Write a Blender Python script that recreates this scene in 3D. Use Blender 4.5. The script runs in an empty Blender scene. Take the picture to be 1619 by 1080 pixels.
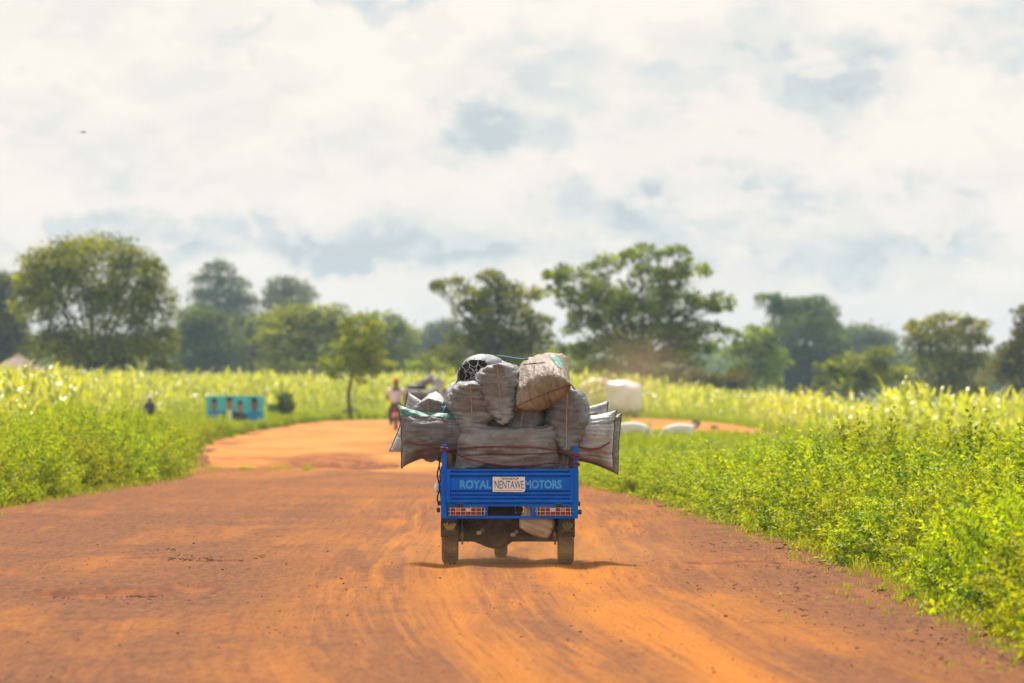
import bpy, bmesh, math, random
import numpy as np
from mathutils import Vector, Matrix, noise as mn

# ------------------------------------------------------------------ camera, world, sun, exposure
scn = bpy.context.scene
COL = scn.collection
H0 = 1.68            # eye height above the road
F = 9000.0           # focal length in pixels of the 1619 px wide photograph (200 mm lens)
R = math.radians
rng = np.random.default_rng(7)
random.seed(7)

cam = bpy.data.objects.new('camera', bpy.data.cameras.new('camera'))
COL.objects.link(cam)
cam.location = (0, 0, H0)
cam.rotation_euler = (R(90) + math.atan(60 / F), 0, 0)
cam.data.sensor_width = 36
cam.data.lens = F / 1619 * 36
cam.data.clip_start = 1
cam.data.clip_end = 20000
cam.data.dof.use_dof = True
cam.data.dof.focus_distance = 51.5
cam.data.dof.aperture_fstop = 3.6
scn.camera = cam

SUN_AZ, SUN_EL = R(-10), R(60)      # azimuth from the view direction (left is negative), elevation
world = bpy.data.worlds.new('World')
scn.world = world
world.use_nodes = True


def build_world():
    nt = world.node_tree
    N, L = nt.nodes, nt.links
    N.clear()
    out = N.new('ShaderNodeOutputWorld')
    bg = N.new('ShaderNodeBackground')
    sky = N.new('ShaderNodeTexSky')
    sky.sky_type = 'NISHITA'
    sky.sun_disc = False
    sky.sun_elevation = SUN_EL
    sky.sun_rotation = SUN_AZ
    sky.dust_density = 3.0
    tc = N.new('ShaderNodeTexCoord')
    sep = N.new('ShaderNodeSeparateXYZ')
    L.new(tc.outputs['Generated'], sep.inputs[0])

    def math_(op, a, b=None, clamp=False):
        n = N.new('ShaderNodeMath')
        n.operation = op
        n.use_clamp = clamp
        for i, v in enumerate((a, b)):
            if v is None:
                continue
            if isinstance(v, (int, float)):
                n.inputs[i].default_value = v
            else:
                L.new(v, n.inputs[i])
        return n.outputs[0]

    def smooth(val, lo, hi, to0=0.0, to1=1.0):
        n = N.new('ShaderNodeMapRange')
        n.interpolation_type = 'SMOOTHERSTEP'
        L.new(val, n.inputs[0])
        n.inputs[1].default_value, n.inputs[2].default_value = lo, hi
        n.inputs[3].default_value, n.inputs[4].default_value = to0, to1
        return n.outputs[0]

    def noise(vec, scale, detail, rough=0.55, dist=0.0):
        n = N.new('ShaderNodeTexNoise')
        n.inputs['Scale'].default_value = scale
        n.inputs['Detail'].default_value = detail
        n.inputs['Roughness'].default_value = rough
        n.inputs['Distortion'].default_value = dist
        L.new(vec, n.inputs['Vector'])
        return n

    mp = N.new('ShaderNodeMapping')
    mp.inputs['Scale'].default_value = (1, 1, 1.9)
    L.new(tc.outputs['Generated'], mp.inputs[0])
    big = noise(mp.outputs[0], 34, 7, 0.55)
    fine = noise(mp.outputs[0], 70, 8, 0.6, 0.3)
    warp = noise(tc.outputs['Generated'], 60, 5, 0.6)
    ws = N.new('ShaderNodeSeparateXYZ')
    L.new(warp.outputs['Color'], ws.inputs[0])
    wx = math_('MULTIPLY', math_('SUBTRACT', ws.outputs[0], 0.5), 0.030)
    wz = math_('MULTIPLY', math_('SUBTRACT', ws.outputs[1], 0.5), 0.022)
    X = math_('ADD', sep.outputs[0], wx)
    Z = math_('ADD', sep.outputs[2], wz)
    # cloud undersides (direction, radii, darkness)
    dark = [(735, 190, 75, 55, .95), (1330, 135, 120, 60, .75), (1160, 325, 110, 55, .7), (1015, 345, 70, 40, .65),
            (900, 312, 45, 32, .6), (300, 385, 360, 40, .62), (800, 395, 420, 30, .40), (620, 10, 90, 22, .8), (410, 68, 60, 18, .45),
            (1570, 60, 110, 55, .55), (1430, 335, 130, 60, .6), (880, 110, 120, 60, .45), (1320, 412, 330, 34, .55),
            (110, 240, 170, 60, .35), (600, 380, 200, 45, .45), (1080, 110, 70, 70, .4), (640, 240, 150, 50, .3),
            (1230, 60, 60, 60, .5), (840, 205, 60, 40, .55)]
    acc = None
    for px, py, rx, ry, s in dark:
        dx, dz = (px - 809.5) / F, (600 - py) / F
        a = math_('DIVIDE', math_('SUBTRACT', X, dx), rx / F)
        b = math_('DIVIDE', math_('SUBTRACT', Z, dz), ry / F)
        r2 = math_('ADD', math_('MULTIPLY', a, a), math_('MULTIPLY', b, b))
        m = math_('MULTIPLY', smooth(r2, 2.3, -0.2), s * 0.84)
        acc = m if acc is None else math_('ADD', acc, m)
    bign = smooth(big.outputs['Fac'], 0.44, 0.60)
    puff = noise(mp.outputs[0], 52, 9, 0.62, 0.6)
    puffn = smooth(puff.outputs['Fac'], 0.49, 0.58)
    finen = smooth(fine.outputs['Fac'], 0.36, 0.66)
    heads = noise(mp.outputs[0], 44, 10, 0.58, 0.2)
    headn = smooth(heads.outputs['Fac'], 0.515, 0.555, 1.0, 0.35)
    mod = math_('MULTIPLY', math_('ADD', math_('MULTIPLY', finen, 0.8), 0.6), headn)
    extra = math_('ADD', math_('MULTIPLY', bign, 0.15), math_('MULTIPLY', puffn, 0.17))
    shade = math_('ADD', math_('MULTIPLY', acc, mod), extra, True)
    ramp = N.new('ShaderNodeValToRGB')
    cr = ramp.color_ramp
    cr.elements[0].position = 0.0
    cr.elements[0].color = (0.705, 0.66, 0.60, 1)
    cr.elements[1].position = 1.0
    cr.elements[1].color = (0.41, 0.455, 0.475, 1)
    e = cr.elements.new(0.28)
    e.color = (0.635, 0.605, 0.56, 1)
    e = cr.elements.new(0.6)
    e.color = (0.525, 0.548, 0.540, 1)
    L.new(shade, ramp.inputs[0])
    skys = N.new('ShaderNodeMix')
    skys.data_type = 'RGBA'
    skys.blend_type = 'MULTIPLY'
    skys.inputs[0].default_value = 1
    L.new(sky.outputs[0], skys.inputs[6])
    skys.inputs[7].default_value = (0.10, 0.10, 0.10, 1)
    mix = N.new('ShaderNodeMix')
    mix.data_type = 'RGBA'
    cover = smooth(sep.outputs[2], 0.10, 0.75, 0.96, 0.62)
    L.new(cover, mix.inputs[0])
    L.new(skys.outputs[2], mix.inputs[6])
    L.new(ramp.outputs[0], mix.inputs[7])
    L.new(mix.outputs[2], bg.inputs['Color'])
    bg.inputs['Strength'].default_value = 1.0
    L.new(bg.outputs[0], out.inputs[0])


build_world()
sd = bpy.data.lights.new('sun', 'SUN')
sd.energy = 5.0
sd.angle = R(10)
sd.color = (1.0, 0.945, 0.85)
sun = bpy.data.objects.new('sun', sd)
COL.objects.link(sun)
to_sun = Vector((math.sin(SUN_AZ) * math.cos(SUN_EL), math.cos(SUN_AZ) * math.cos(SUN_EL), math.sin(SUN_EL)))
sun.rotation_euler = (-to_sun).to_track_quat('-Z', 'Y').to_euler()

vs = scn.view_settings
vs.view_transform = 'Standard'
vs.look = 'None'
vs.gamma = 1
vs.exposure = 0.55
vs.use_curve_mapping = False
cy = scn.cycles
cy.max_bounces = 8
cy.diffuse_bounces = 3
cy.glossy_bounces = 3
cy.transmission_bounces = 6
cy.transparent_max_bounces = 8
cy.volume_bounces = 0
cy.sample_clamp_indirect = 4.0
cy.use_denoising = True

# ------------------------------------------------------------------ helpers


def P(px, py, d):
    """Point at distance d that the photograph shows at pixel px, py."""
    return Vector(((px - 809.5) / F * d, d, H0 - (py - 600) / F * d))


def new_obj(name, me, mat=None, parent=None, loc=None, smooth=False):
    o = bpy.data.objects.new(name, me)
    COL.objects.link(o)
    if mat is not None:
        for m in (mat if isinstance(mat, (list, tuple)) else [mat]):
            me.materials.append(m)
    if parent is not None:
        o.parent = parent
    if loc is not None:
        o.location = loc
    if smooth:
        me.polygons.foreach_set('use_smooth', [True] * len(me.polygons))
    return o


def tag(o, label=None, cat=None, group=None, kind=None):
    if label:
        o['label'] = label
    if cat:
        o['category'] = cat
    if group:
        o['group'] = group
    if kind:
        o['kind'] = kind
    return o


def empty(name, loc, label, cat, group=None, rz=0):
    o = bpy.data.objects.new(name, None)
    COL.objects.link(o)
    o.empty_display_size = 0.2
    o.location = loc
    o.rotation_euler.z = rz
    return tag(o, label, cat, group)


def np_mesh(name, verts, tris=None, quads=None, tint=None, smooth=False, extra=None):
    me = bpy.data.meshes.new(name)
    verts = np.asarray(verts, dtype=np.float32)
    me.vertices.add(len(verts))
    me.vertices.foreach_set('co', verts.ravel())
    loops, starts, tot = [], [], 0
    if tris is not None and len(tris):
        tris = np.asarray(tris, dtype=np.int32)
        loops.append(tris.ravel())
        starts.append(np.arange(len(tris)) * 3)
        tot = tris.size
    if quads is not None and len(quads):
        quads = np.asarray(quads, dtype=np.int32)
        loops.append(quads.ravel())
        starts.append(tot + np.arange(len(quads)) * 4)
    loops = np.concatenate(loops)
    starts = np.concatenate(starts)
    me.loops.add(len(loops))
    me.loops.foreach_set('vertex_index', loops.astype(np.int32))
    me.polygons.add(len(starts))
    me.polygons.foreach_set('loop_start', starts.astype(np.int32))
    if smooth:
        me.polygons.foreach_set('use_smooth', np.ones(len(starts), dtype=bool))
    me.update(calc_edges=True)
    me.validate()
    if tint is not None:
        a = me.attributes.new('tint', 'FLOAT', 'POINT')
        a.data.foreach_set('value', np.asarray(tint, dtype=np.float32))
    for k, arr in (extra or {}).items():
        a = me.attributes.new(k, 'FLOAT', 'POINT')
        a.data.foreach_set('value', np.asarray(arr, dtype=np.float32))
    return me


class MB:
    """Collects boxes, tubes, prisms and lathes and links them as one mesh object."""

    def __init__(self):
        self.v, self.f = [], []

    def add(self, v, f):
        b = len(self.v)
        self.v += [tuple(p) for p in v]
        self.f += [tuple(b + i for i in q) for q in f]
        return self

    def box(self, x0, x1, y0, y1, z0, z1, bev=0.0, M=None):
        bm = bmesh.new()
        bmesh.ops.create_cube(bm, size=1)
        for v in bm.verts:
            v.co = Vector(((x0 + x1) / 2 + v.co.x * (x1 - x0), (y0 + y1) / 2 + v.co.y * (y1 - y0), (z0 + z1) / 2 + v.co.z * (z1 - z0)))
        if bev > 0:
            bmesh.ops.bevel(bm, geom=list(bm.edges), offset=bev, segments=2, affect='EDGES', profile=0.6)
        if M is not None:
            bm.transform(M)
        bm.verts.index_update()
        self.add([v.co for v in bm.verts], [[v.index for v in f.verts] for f in bm.faces])
        bm.free()
        return self

    def tube(self, pts, r, n=8, cap=True):
        pts = [Vector(p) for p in pts]
        rs = r if isinstance(r, (list, tuple)) else [r] * len(pts)
        b = len(self.v)
        prev = None
        for i, p in enumerate(pts):
            t = (pts[min(i + 1, len(pts) - 1)] - pts[max(i - 1, 0)]).normalized()
            if prev is None:
                a = Vector((0, 0, 1)) if abs(t.z) < 0.9 else Vector((1, 0, 0))
                u = t.cross(a).normalized()
            else:
                u = (prev - t * prev.dot(t)).normalized()
            prev = u
            w = t.cross(u)
            for k in range(n):
                an = 2 * math.pi * k / n
                self.v.append(tuple(p + (u * math.cos(an) + w * math.sin(an)) * rs[i]))
        for i in range(len(pts) - 1):
            for k in range(n):
                k2 = (k + 1) % n
                self.f.append((b + i * n + k, b + i * n + k2, b + (i + 1) * n + k2, b + (i + 1) * n + k))
        if cap:
            self.f.append(tuple(b + k for k in range(n))[::-1])
            e = b + (len(pts) - 1) * n
            self.f.append(tuple(e + k for k in range(n)))
        return self

    def prism(self, poly, y0, y1, axis='y'):
        """Polygon given in two coordinates, extruded along the third axis."""
        n = len(poly)

        def q(p, t):
            return {'y': (p[0], t, p[1]), 'x': (t, p[0], p[1]), 'z': (p[0], p[1], t)}[axis]
        v = [q(p, y0) for p in poly] + [q(p, y1) for p in poly]
        f = [tuple(range(n)), tuple(range(2 * n - 1, n - 1, -1))]
        f += [(i, i + n, (i + 1) % n + n, (i + 1) % n) for i in range(n)]
        return self.add(v, f)

    def lathe(self, prof, n=32, c=(0, 0, 0), axis='x', wob=0):
        """prof: (along axis, radius) pairs turned about the axis."""
        v, f = [], []
        for a, r in prof:
            for k in range(n):
                an = 2 * math.pi * k / n
                p = {'x': (a, r * math.cos(an), r * math.sin(an)), 'z': (r * math.cos(an), r * math.sin(an), a),
                     'y': (r * math.cos(an), a, r * math.sin(an))}[axis]
                v.append((p[0] + c[0], p[1] + c[1], p[2] + c[2]))
        for i in range(len(prof) - 1):
            for k in range(n):
                k2 = (k + 1) % n
                f.append((i * n + k, i * n + k2, (i + 1) * n + k2, (i + 1) * n + k))
        f.append(tuple(range(n))[::-1])
        f.append(tuple((len(prof) - 1) * n + k for k in range(n)))
        return self.add(v, f)

    def mesh(self, name):
        me = bpy.data.meshes.new(name)
        me.from_pydata(self.v, [], self.f)
        bm = bmesh.new()
        bm.from_mesh(me)
        bmesh.ops.recalc_face_normals(bm, faces=bm.faces)
        bm.to_mesh(me)
        bm.free()
        return me

    def build(self, name, mat, parent=None, loc=None, smooth=False):
        me = self.mesh(name)
        o = new_obj(name, me, mat, parent, loc)
        if smooth:
            me.polygons.foreach_set('use_smooth', [True] * len(me.polygons))
            try:
                me.set_sharp_from_angle(angle=R(40))
            except Exception:
                pass
        return o


def text_mesh(s, name, x0, x1, z0, z1, y, thick=0.002, bold=0.012, squeeze=True):
    """Lettering that faces -Y and fills the box x0..x1, z0..z1."""
    cu = bpy.data.curves.new(name, 'FONT')
    cu.body = s
    cu.size = 1
    cu.offset = bold
    cu.extrude = 0.01
    cu.resolution_u = 4
    ob = bpy.data.objects.new(name, cu)
    COL.objects.link(ob)
    dg = bpy.context.evaluated_depsgraph_get()
    dg.update()
    me = bpy.data.meshes.new_from_object(ob.evaluated_get(dg))
    bpy.data.objects.remove(ob)
    n = len(me.vertices)
    co = np.zeros(n * 3, dtype=np.float32)
    me.vertices.foreach_get('co', co)
    co = co.reshape(-1, 3)
    lo, hi = co.min(0), co.max(0)
    out = np.empty_like(co)
    out[:, 0] = x0 + (co[:, 0] - lo[0]) / (hi[0] - lo[0]) * (x1 - x0)
    out[:, 2] = z0 + (co[:, 1] - lo[1]) / (hi[1] - lo[1]) * (z1 - z0)
    out[:, 1] = y - (co[:, 2] - lo[2]) / (hi[2] - lo[2]) * thick
    me.vertices.foreach_set('co', out.ravel())
    me.update()
    me.name = name
    return me


# ------------------------------------------------------------------ materials

class NT:
    def __init__(self, name):
        self.m = bpy.data.materials.new(name)
        self.m.use_nodes = True
        self.t = self.m.node_tree
        self.N, self.L = self.t.nodes, self.t.links
        self.N.clear()
        self.out = self.N.new('ShaderNodeOutputMaterial')

    def node(self, typ, **kw):
        n = self.N.new(typ)
        for k, v in kw.items():
            setattr(n, k, v)
        return n

    def set(self, sock, v):
        if isinstance(v, bpy.types.NodeSocket):
            self.L.new(v, sock)
        elif isinstance(v, (tuple, list)) and len(v) == 3 and sock.type == 'RGBA':
            sock.default_value = (*v, 1)
        else:
            sock.default_value = v

    def coords(self, kind='Object', scale=(1, 1, 1), rot=(0, 0, 0)):
        tc = self.node('ShaderNodeTexCoord')
        mp = self.node('ShaderNodeMapping')
        mp.inputs['Scale'].default_value = scale
        mp.inputs['Rotation'].default_value = rot
        self.L.new(tc.outputs[kind], mp.inputs[0])
        return mp.outputs[0]

    def noise(self, vec, scale, detail=5, rough=0.55, dist=0.0, color=False):
        n = self.node('ShaderNodeTexNoise')
        n.inputs['Scale'].default_value = scale
        n.inputs['Detail'].default_value = detail
        n.inputs['Roughness'].default_value = rough
        n.inputs['Distortion'].default_value = dist
        self.L.new(vec, n.inputs['Vector'])
        return n.outputs['Color' if color else 'Fac']

    def rng(self, v, lo, hi, a=0.0, b=1.0, smooth=True):
        n = self.node('ShaderNodeMapRange')
        n.interpolation_type = 'SMOOTHSTEP' if smooth else 'LINEAR'
        self.set(n.inputs[0], v)
        n.inputs[1].default_value, n.inputs[2].default_value = lo, hi
        n.inputs[3].default_value, n.inputs[4].default_value = a, b
        return n.outputs[0]

    def math(self, op, a, b=0.0, clamp=False):
        n = self.node('ShaderNodeMath', operation=op, use_clamp=clamp)
        self.set(n.inputs[0], a)
        self.set(n.inputs[1], b)
        return n.outputs[0]

    def mix(self, f, a, b, blend='MIX'):
        n = self.node('ShaderNodeMix', data_type='RGBA', blend_type=blend)
        self.set(n.inputs[0], f)
        self.set(n.inputs[6], a)
        self.set(n.inputs[7], b)
        return n.outputs[2]

    def attr(self, name):
        return self.node('ShaderNodeAttribute', attribute_name=name).outputs['Fac']

    def bump(self, h, strength, dist=0.01, normal=None):
        n = self.node('ShaderNodeBump')
        n.inputs['Strength'].default_value = strength
        n.inputs['Distance'].default_value = dist
        self.L.new(h, n.inputs['Height'])
        if normal is not None:
            self.L.new(normal, n.inputs['Normal'])
        return n.outputs[0]

    def principled(self, col, rough=0.6, metal=0.0, spec=0.5, normal=None, coat=0.0):
        p = self.node('ShaderNodeBsdfPrincipled')
        self.set(p.inputs['Base Color'], col)
        self.set(p.inputs['Roughness'], rough)
        p.inputs['Metallic'].default_value = metal
        p.inputs['Specular IOR Level'].default_value = spec
        p.inputs['Coat Weight'].default_value = coat
        if normal is not None:
            self.L.new(normal, p.inputs['Normal'])
        return p.outputs[0]

    def done(self, shader):
        self.L.new(shader, self.out.inputs['Surface'])
        return self.m


def simple(name, col, rough=0.6, metal=0.0, spec=0.5, col2=None, scale=8, amt=(0.4, 0.7), bump=0.0, bscale=40, coat=0.0, stretch=(1, 1, 1)):
    t = NT(name)
    v = t.coords('Object', stretch)
    c = col
    if col2 is not None:
        c = t.mix(t.rng(t.noise(v, scale, 6, 0.62), *amt), col, col2)
    nrm = t.bump(t.noise(v, bscale, 4), bump, 0.01) if bump else None
    return t.done(t.principled(c, rough, metal, spec, nrm, coat))


def leaf_mat(name, c_dark, c_light, transl=0.45, rough=0.45, spec=0.4, hue_obj=0.06, dry=None):
    """Leaves: per-leaf and per-plant colour variation, light passing through the blade."""
    t = NT(name)
    c = t.mix(t.attr('tint'), c_dark, c_light)
    oi = t.node('ShaderNodeObjectInfo')
    hs = t.node('ShaderNodeHueSaturation')
    hs.inputs['Hue'].default_value = 0.5
    L = t.L
    L.new(t.rng(oi.outputs['Random'], 0, 1, 0.5 - hue_obj * 0.35, 0.5 + hue_obj * 0.2, False), hs.inputs['Hue'])
    L.new(t.rng(oi.outputs['Random'], 0, 1, 0.82, 1.15, False), hs.inputs['Value'])
    L.new(c, hs.inputs['Color'])
    c = hs.outputs[0]
    p = t.principled(c, rough, 0, spec)
    tr = t.node('ShaderNodeBsdfTranslucent')
    L.new(t.mix(1.0, c, (1.25, 1.1, 0.55), 'MULTIPLY'), tr.inputs[0])
    mx = t.node('ShaderNodeMixShader')
    mx.inputs[0].default_value = transl
    L.new(p, mx.inputs[1])
    L.new(tr.outputs[0], mx.inputs[2])
    return t.done(mx.outputs[0])


def sack_mat(name, base, dirt, stain, weave=1.0):
    t = NT(name)
    v = t.coords('Object')
    n1 = t.noise(v, 3.2, 7, 0.65, 0.4)
    n2 = t.noise(v, 11, 6, 0.6)
    n3 = t.noise(v, 45, 4, 0.6)
    c = t.mix(t.rng(n1, 0.38, 0.66), base, dirt)
    c = t.mix(t.rng(n2, 0.52, 0.72, 0, 0.65), c, stain)
    spots = t.rng(n3, 0.66, 0.74, 0, 0.7)
    c = t.mix(spots, c, (0.035, 0.03, 0.028))
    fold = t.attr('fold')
    c = t.mix(t.rng(fold, 0.0, 0.75, 0.0, 0.8), c, stain)  # shade in the creases, painted with the stain colour
    vw = t.coords('Object', (4, 8.5, 4))
    h = t.math('ADD', t.noise(vw, 2.6, 5, 0.60, 1.3), t.math('MULTIPLY', n3, 0.25))
    nb = t.bump(h, 0.75, 0.024)
    vo = t.node('ShaderNodeTexVoronoi')
    t.L.new(v, vo.inputs['Vector'])
    vo.inputs['Scale'].default_value = 260
    nb2 = t.bump(vo.outputs['Distance'], 0.12, 0.002, nb)
    return t.done(t.principled(c, 0.5, 0, 0.5, nb2))


MAT = {}


def build_materials():
    M = MAT
    # trike paint: blue enamel with road dust and scuffs
    t = NT('blue_enamel')
    v = t.coords('Object')
    n = t.noise(v, 5, 7, 0.6)
    scr = t.noise(t.coords('Object', (1.5, 1.5, 30)), 6, 5, 0.7)
    c = t.mix(t.rng(n, 0.3, 0.75), (0.001, 0.115, 0.62), (0.002, 0.16, 0.78))
    c = t.mix(t.rng(scr, 0.62, 0.80, 0, 0.22), c, (0.08, 0.15, 0.36))
    sp = t.noise(v, 38, 3, 0.6)
    c = t.mix(t.rng(sp, 0.68, 0.76, 0, 0.75), c, (0.07, 0.045, 0.03))
    c = t.mix(t.rng(t.noise(v, 2.2, 6, 0.7), 0.60, 0.80, 0, 0.30), c, (0.20, 0.10, 0.05))
    M['blue'] = t.done(t.principled(c, 0.45, 0, 0.16, t.bump(t.noise(v, 9, 3), 0.12, 0.01)))
    M['rust_paint'] = simple('maroon_enamel', (0.22, 0.07, 0.04), 0.5, col2=(0.33, 0.2, 0.11), scale=4)
    M['blue_letter'] = simple('pale_blue_letter_paint', (0.06, 0.40, 0.86), 0.5, col2=(0.04, 0.32, 0.78), scale=9)
    M['white_plate'] = simple('white_plate_paint', (0.86, 0.85, 0.83), 0.5, col2=(0.66, 0.54, 0.43), scale=10, amt=(0.55, 0.8))
    M['plate_blue'] = simple('plate_letter_blue', (0.035, 0.075, 0.32), 0.6, col2=(0.12, 0.15, 0.36), scale=30)
    M['ink'] = simple('black_ink', (0.04, 0.035, 0.03), 0.7)
    M['plate_brown'] = simple('brown_dirt_line', (0.28, 0.13, 0.06), 0.8)
    M['steel'] = simple('dusty_steel', (0.32, 0.28, 0.24), 0.45, 0.7, col2=(0.25, 0.14, 0.08), scale=14)
    M['chrome'] = simple('guard_wire', (0.72, 0.66, 0.58), 0.35, 0.4)
    M['brass'] = simple('brass_latch', (0.62, 0.40, 0.10), 0.4, 0.6)
    M['gold'] = simple('gold_print', (0.62, 0.46, 0.06), 0.5)
    M['gold_dirty'] = simple('dusty_gold_print', (0.30, 0.21, 0.06), 0.6)
    M['tan_print'] = simple('faded_tan_print', (0.22, 0.13, 0.06), 0.7)
    M['rubber_flap'] = simple('dusty_black_rubber', (0.035, 0.022, 0.015), 0.75, col2=(0.10, 0.05, 0.026), scale=5, bump=0.2)
    M['under'] = simple('dusty_chassis', (0.045, 0.026, 0.016), 0.75, col2=(0.15, 0.075, 0.035), scale=7, bump=0.3, bscale=30)
    M['tyre'] = simple('dusty_tyre', (0.13, 0.075, 0.042), 0.9, col2=(0.26, 0.14, 0.07), scale=9, bump=0.4, bscale=60)
    M['rim'] = simple('dusty_rim', (0.5, 0.42, 0.34), 0.5, 0.4, col2=(0.25, 0.15, 0.08), scale=8)
    M['lens_red'] = simple('red_lens', (0.33, 0.003, 0.006), 0.25, col2=(0.18, 0.004, 0.006), scale=20, coat=0.15)
    M['lens_amber'] = simple('amber_lens', (0.70, 0.20, 0.01), 0.2, coat=0.5)
    M['lens_white'] = simple('clear_lens', (0.72, 0.70, 0.66), 0.2, coat=0.5)
    M['black_metal'] = simple('black_metal', (0.025, 0.022, 0.02), 0.5, 0.2, col2=(0.1, 0.06, 0.035), scale=6)
    M['black_seat'] = simple('black_vinyl', (0.03, 0.028, 0.027), 0.5, col2=(0.08, 0.05, 0.03), scale=6)
    # sacks
    M['sack_grey'] = sack_mat('grey_woven_sack', (0.275, 0.285, 0.315), (0.15, 0.138, 0.135), (0.11, 0.088, 0.07))
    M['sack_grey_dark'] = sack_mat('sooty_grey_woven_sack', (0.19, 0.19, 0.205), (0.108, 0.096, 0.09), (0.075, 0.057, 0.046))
    M['sack_pale'] = sack_mat('pale_woven_sack', (0.52, 0.55, 0.62), (0.33, 0.32, 0.315), (0.18, 0.145, 0.12))
    M['sack_tan'] = sack_mat('tan_woven_sack', (0.32, 0.26, 0.185), (0.19, 0.135, 0.08), (0.15, 0.10, 0.062))
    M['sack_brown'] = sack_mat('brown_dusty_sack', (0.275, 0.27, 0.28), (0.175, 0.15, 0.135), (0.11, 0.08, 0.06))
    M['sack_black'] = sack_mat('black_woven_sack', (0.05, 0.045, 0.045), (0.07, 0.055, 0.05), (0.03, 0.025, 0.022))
    M['sack_cream'] = sack_mat('cream_dusty_bag', (0.78, 0.68, 0.50), (0.66, 0.50, 0.29), (0.36, 0.20, 0.09))
    M['teal_cloth'] = simple('teal_woven_hem', (0.02, 0.20, 0.15), 0.6, col2=(0.30, 0.36, 0.34), scale=13, amt=(0.42, 0.62), bump=0.4)
    M['teal_print'] = simple('faded_teal_print', (0.10, 0.23, 0.22), 0.65, col2=(0.24, 0.24, 0.225), scale=24, amt=(0.40, 0.62))
    M['seam'] = simple('jute_seam', (0.36, 0.27, 0.205), 0.8, col2=(0.25, 0.17, 0.12), scale=30)
    M['seam_dark'] = simple('dark_seam', (0.10, 0.075, 0.06), 0.8, col2=(0.2, 0.15, 0.12), scale=30)
    M['rope_red'] = simple('dark_red_rubber_rope', (0.15, 0.022, 0.026), 0.6, col2=(0.23, 0.06, 0.06), scale=12)
    M['rope_dark'] = simple('dark_cord', (0.04, 0.04, 0.045), 0.7)
    M['rope_teal'] = simple('teal_cord', (0.015, 0.13, 0.17), 0.6, col2=(0.02, 0.24, 0.30), scale=9)
    M['net'] = simple('white_net_string', (0.70, 0.68, 0.68), 0.6)
    M['charcoal'] = simple('charcoal', (0.009, 0.009, 0.011), 0.65, col2=(0.022, 0.022, 0.026), scale=20, bump=0.5)
    M['straw'] = simple('dry_straw', (0.16, 0.09, 0.045), 0.8, col2=(0.07, 0.04, 0.02), scale=20, bump=0.6)
    # people and animals
    M['skin'] = simple('brown_skin', (0.13, 0.065, 0.04), 0.5)
    M['hair'] = simple('black_hair', (0.012, 0.01, 0.01), 0.7)
    M['shirt'] = simple('pale_pink_shirt', (0.78, 0.66, 0.72), 0.8, bump=0.3)
    M['trousers'] = simple('dark_trousers', (0.06, 0.05, 0.06), 0.8)
    M['blue_cloth'] = simple('dark_blue_cloth', (0.05, 0.06, 0.13), 0.8)
    M['hat'] = simple('cream_hat', (0.72, 0.60, 0.48), 0.8)
    M['red_cap'] = simple('red_orange_cap', (0.55, 0.08, 0.03), 0.7)
    M['goat_white'] = simple('white_goat_hair', (0.78, 0.75, 0.70), 0.9, col2=(0.62, 0.56, 0.48), scale=5, bump=0.4)
    M['goat_brown'] = simple('brown_goat_hair', (0.26, 0.11, 0.045), 0.9, col2=(0.05, 0.03, 0.025), scale=3.5, bump=0.4)
    M['horn'] = simple('dark_horn', (0.05, 0.045, 0.045), 0.5)
    M['bird'] = simple('dark_feathers', (0.03, 0.028, 0.03), 0.7)
    # vehicles / board / hut
    M['van'] = simple('dusty_white_paint', (0.82, 0.77, 0.75), 0.4, col2=(0.74, 0.62, 0.55), scale=1.6, coat=0.2)
    M['tarp_shaded'] = simple('tan_shaded_tarpaulin', (0.76, 0.58, 0.52), 0.6, col2=(0.62, 0.44, 0.37), scale=2.5)  # shade of the white tarpaulin's left face, put into the colour
    M['glass'] = simple('dusty_glass', (0.28, 0.20, 0.16), 0.15, spec=0.8)
    M['board_cyan'] = simple('board_cyan_print', (0.045, 0.46, 0.60), 0.5, col2=(0.10, 0.56, 0.66), scale=3)
    M['board_blue'] = simple('board_blue_print', (0.01, 0.22, 0.56), 0.5)
    M['suit'] = simple('printed_dark_suit', (0.025, 0.028, 0.045), 0.6)
    M['print_white'] = simple('printed_white', (0.72, 0.70, 0.74), 0.6)
    M['face_a'] = simple('printed_face_brown', (0.30, 0.16, 0.10), 0.6)
    M['face_b'] = simple('printed_face_tan', (0.42, 0.20, 0.09), 0.6)
    M['face_c'] = simple('printed_face_dark', (0.20, 0.10, 0.07), 0.6)
    M['post_wood'] = simple('grey_post', (0.22, 0.18, 0.15), 0.8)
    M['thatch'] = simple('weathered_thatch', (0.34, 0.24, 0.20), 0.95, col2=(0.24, 0.16, 0.13), scale=12, bump=0.8, stretch=(4, 4, 1))
    M['mud'] = simple('mud_wall', (0.40, 0.24, 0.15), 0.95, col2=(0.32, 0.18, 0.11), scale=4)
    M['bark'] = simple('grey_brown_bark', (0.13, 0.09, 0.065), 0.95, col2=(0.07, 0.05, 0.035), scale=6, bump=0.8, bscale=18, stretch=(3, 3, 0.6))
    M['bark_red'] = simple('reddish_bark', (0.20, 0.10, 0.06), 0.95, col2=(0.11, 0.06, 0.04), scale=6, bump=0.8, bscale=18, stretch=(3, 3, 0.6))
    M['stem'] = simple('green_stem', (0.12, 0.15, 0.04), 0.8)
    # leaves
    M['leaf_shrub'] = leaf_mat('shrub_leaf', (0.095, 0.190, 0.003), (0.48, 0.57, 0.006), 0.50, 0.55, 0.25, 0.05)
    M['leaf_maize'] = leaf_mat('maize_leaf', (0.16, 0.25, 0.006), (0.64, 0.65, 0.10), 0.50, 0.34, 0.8, 0.0)
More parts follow.
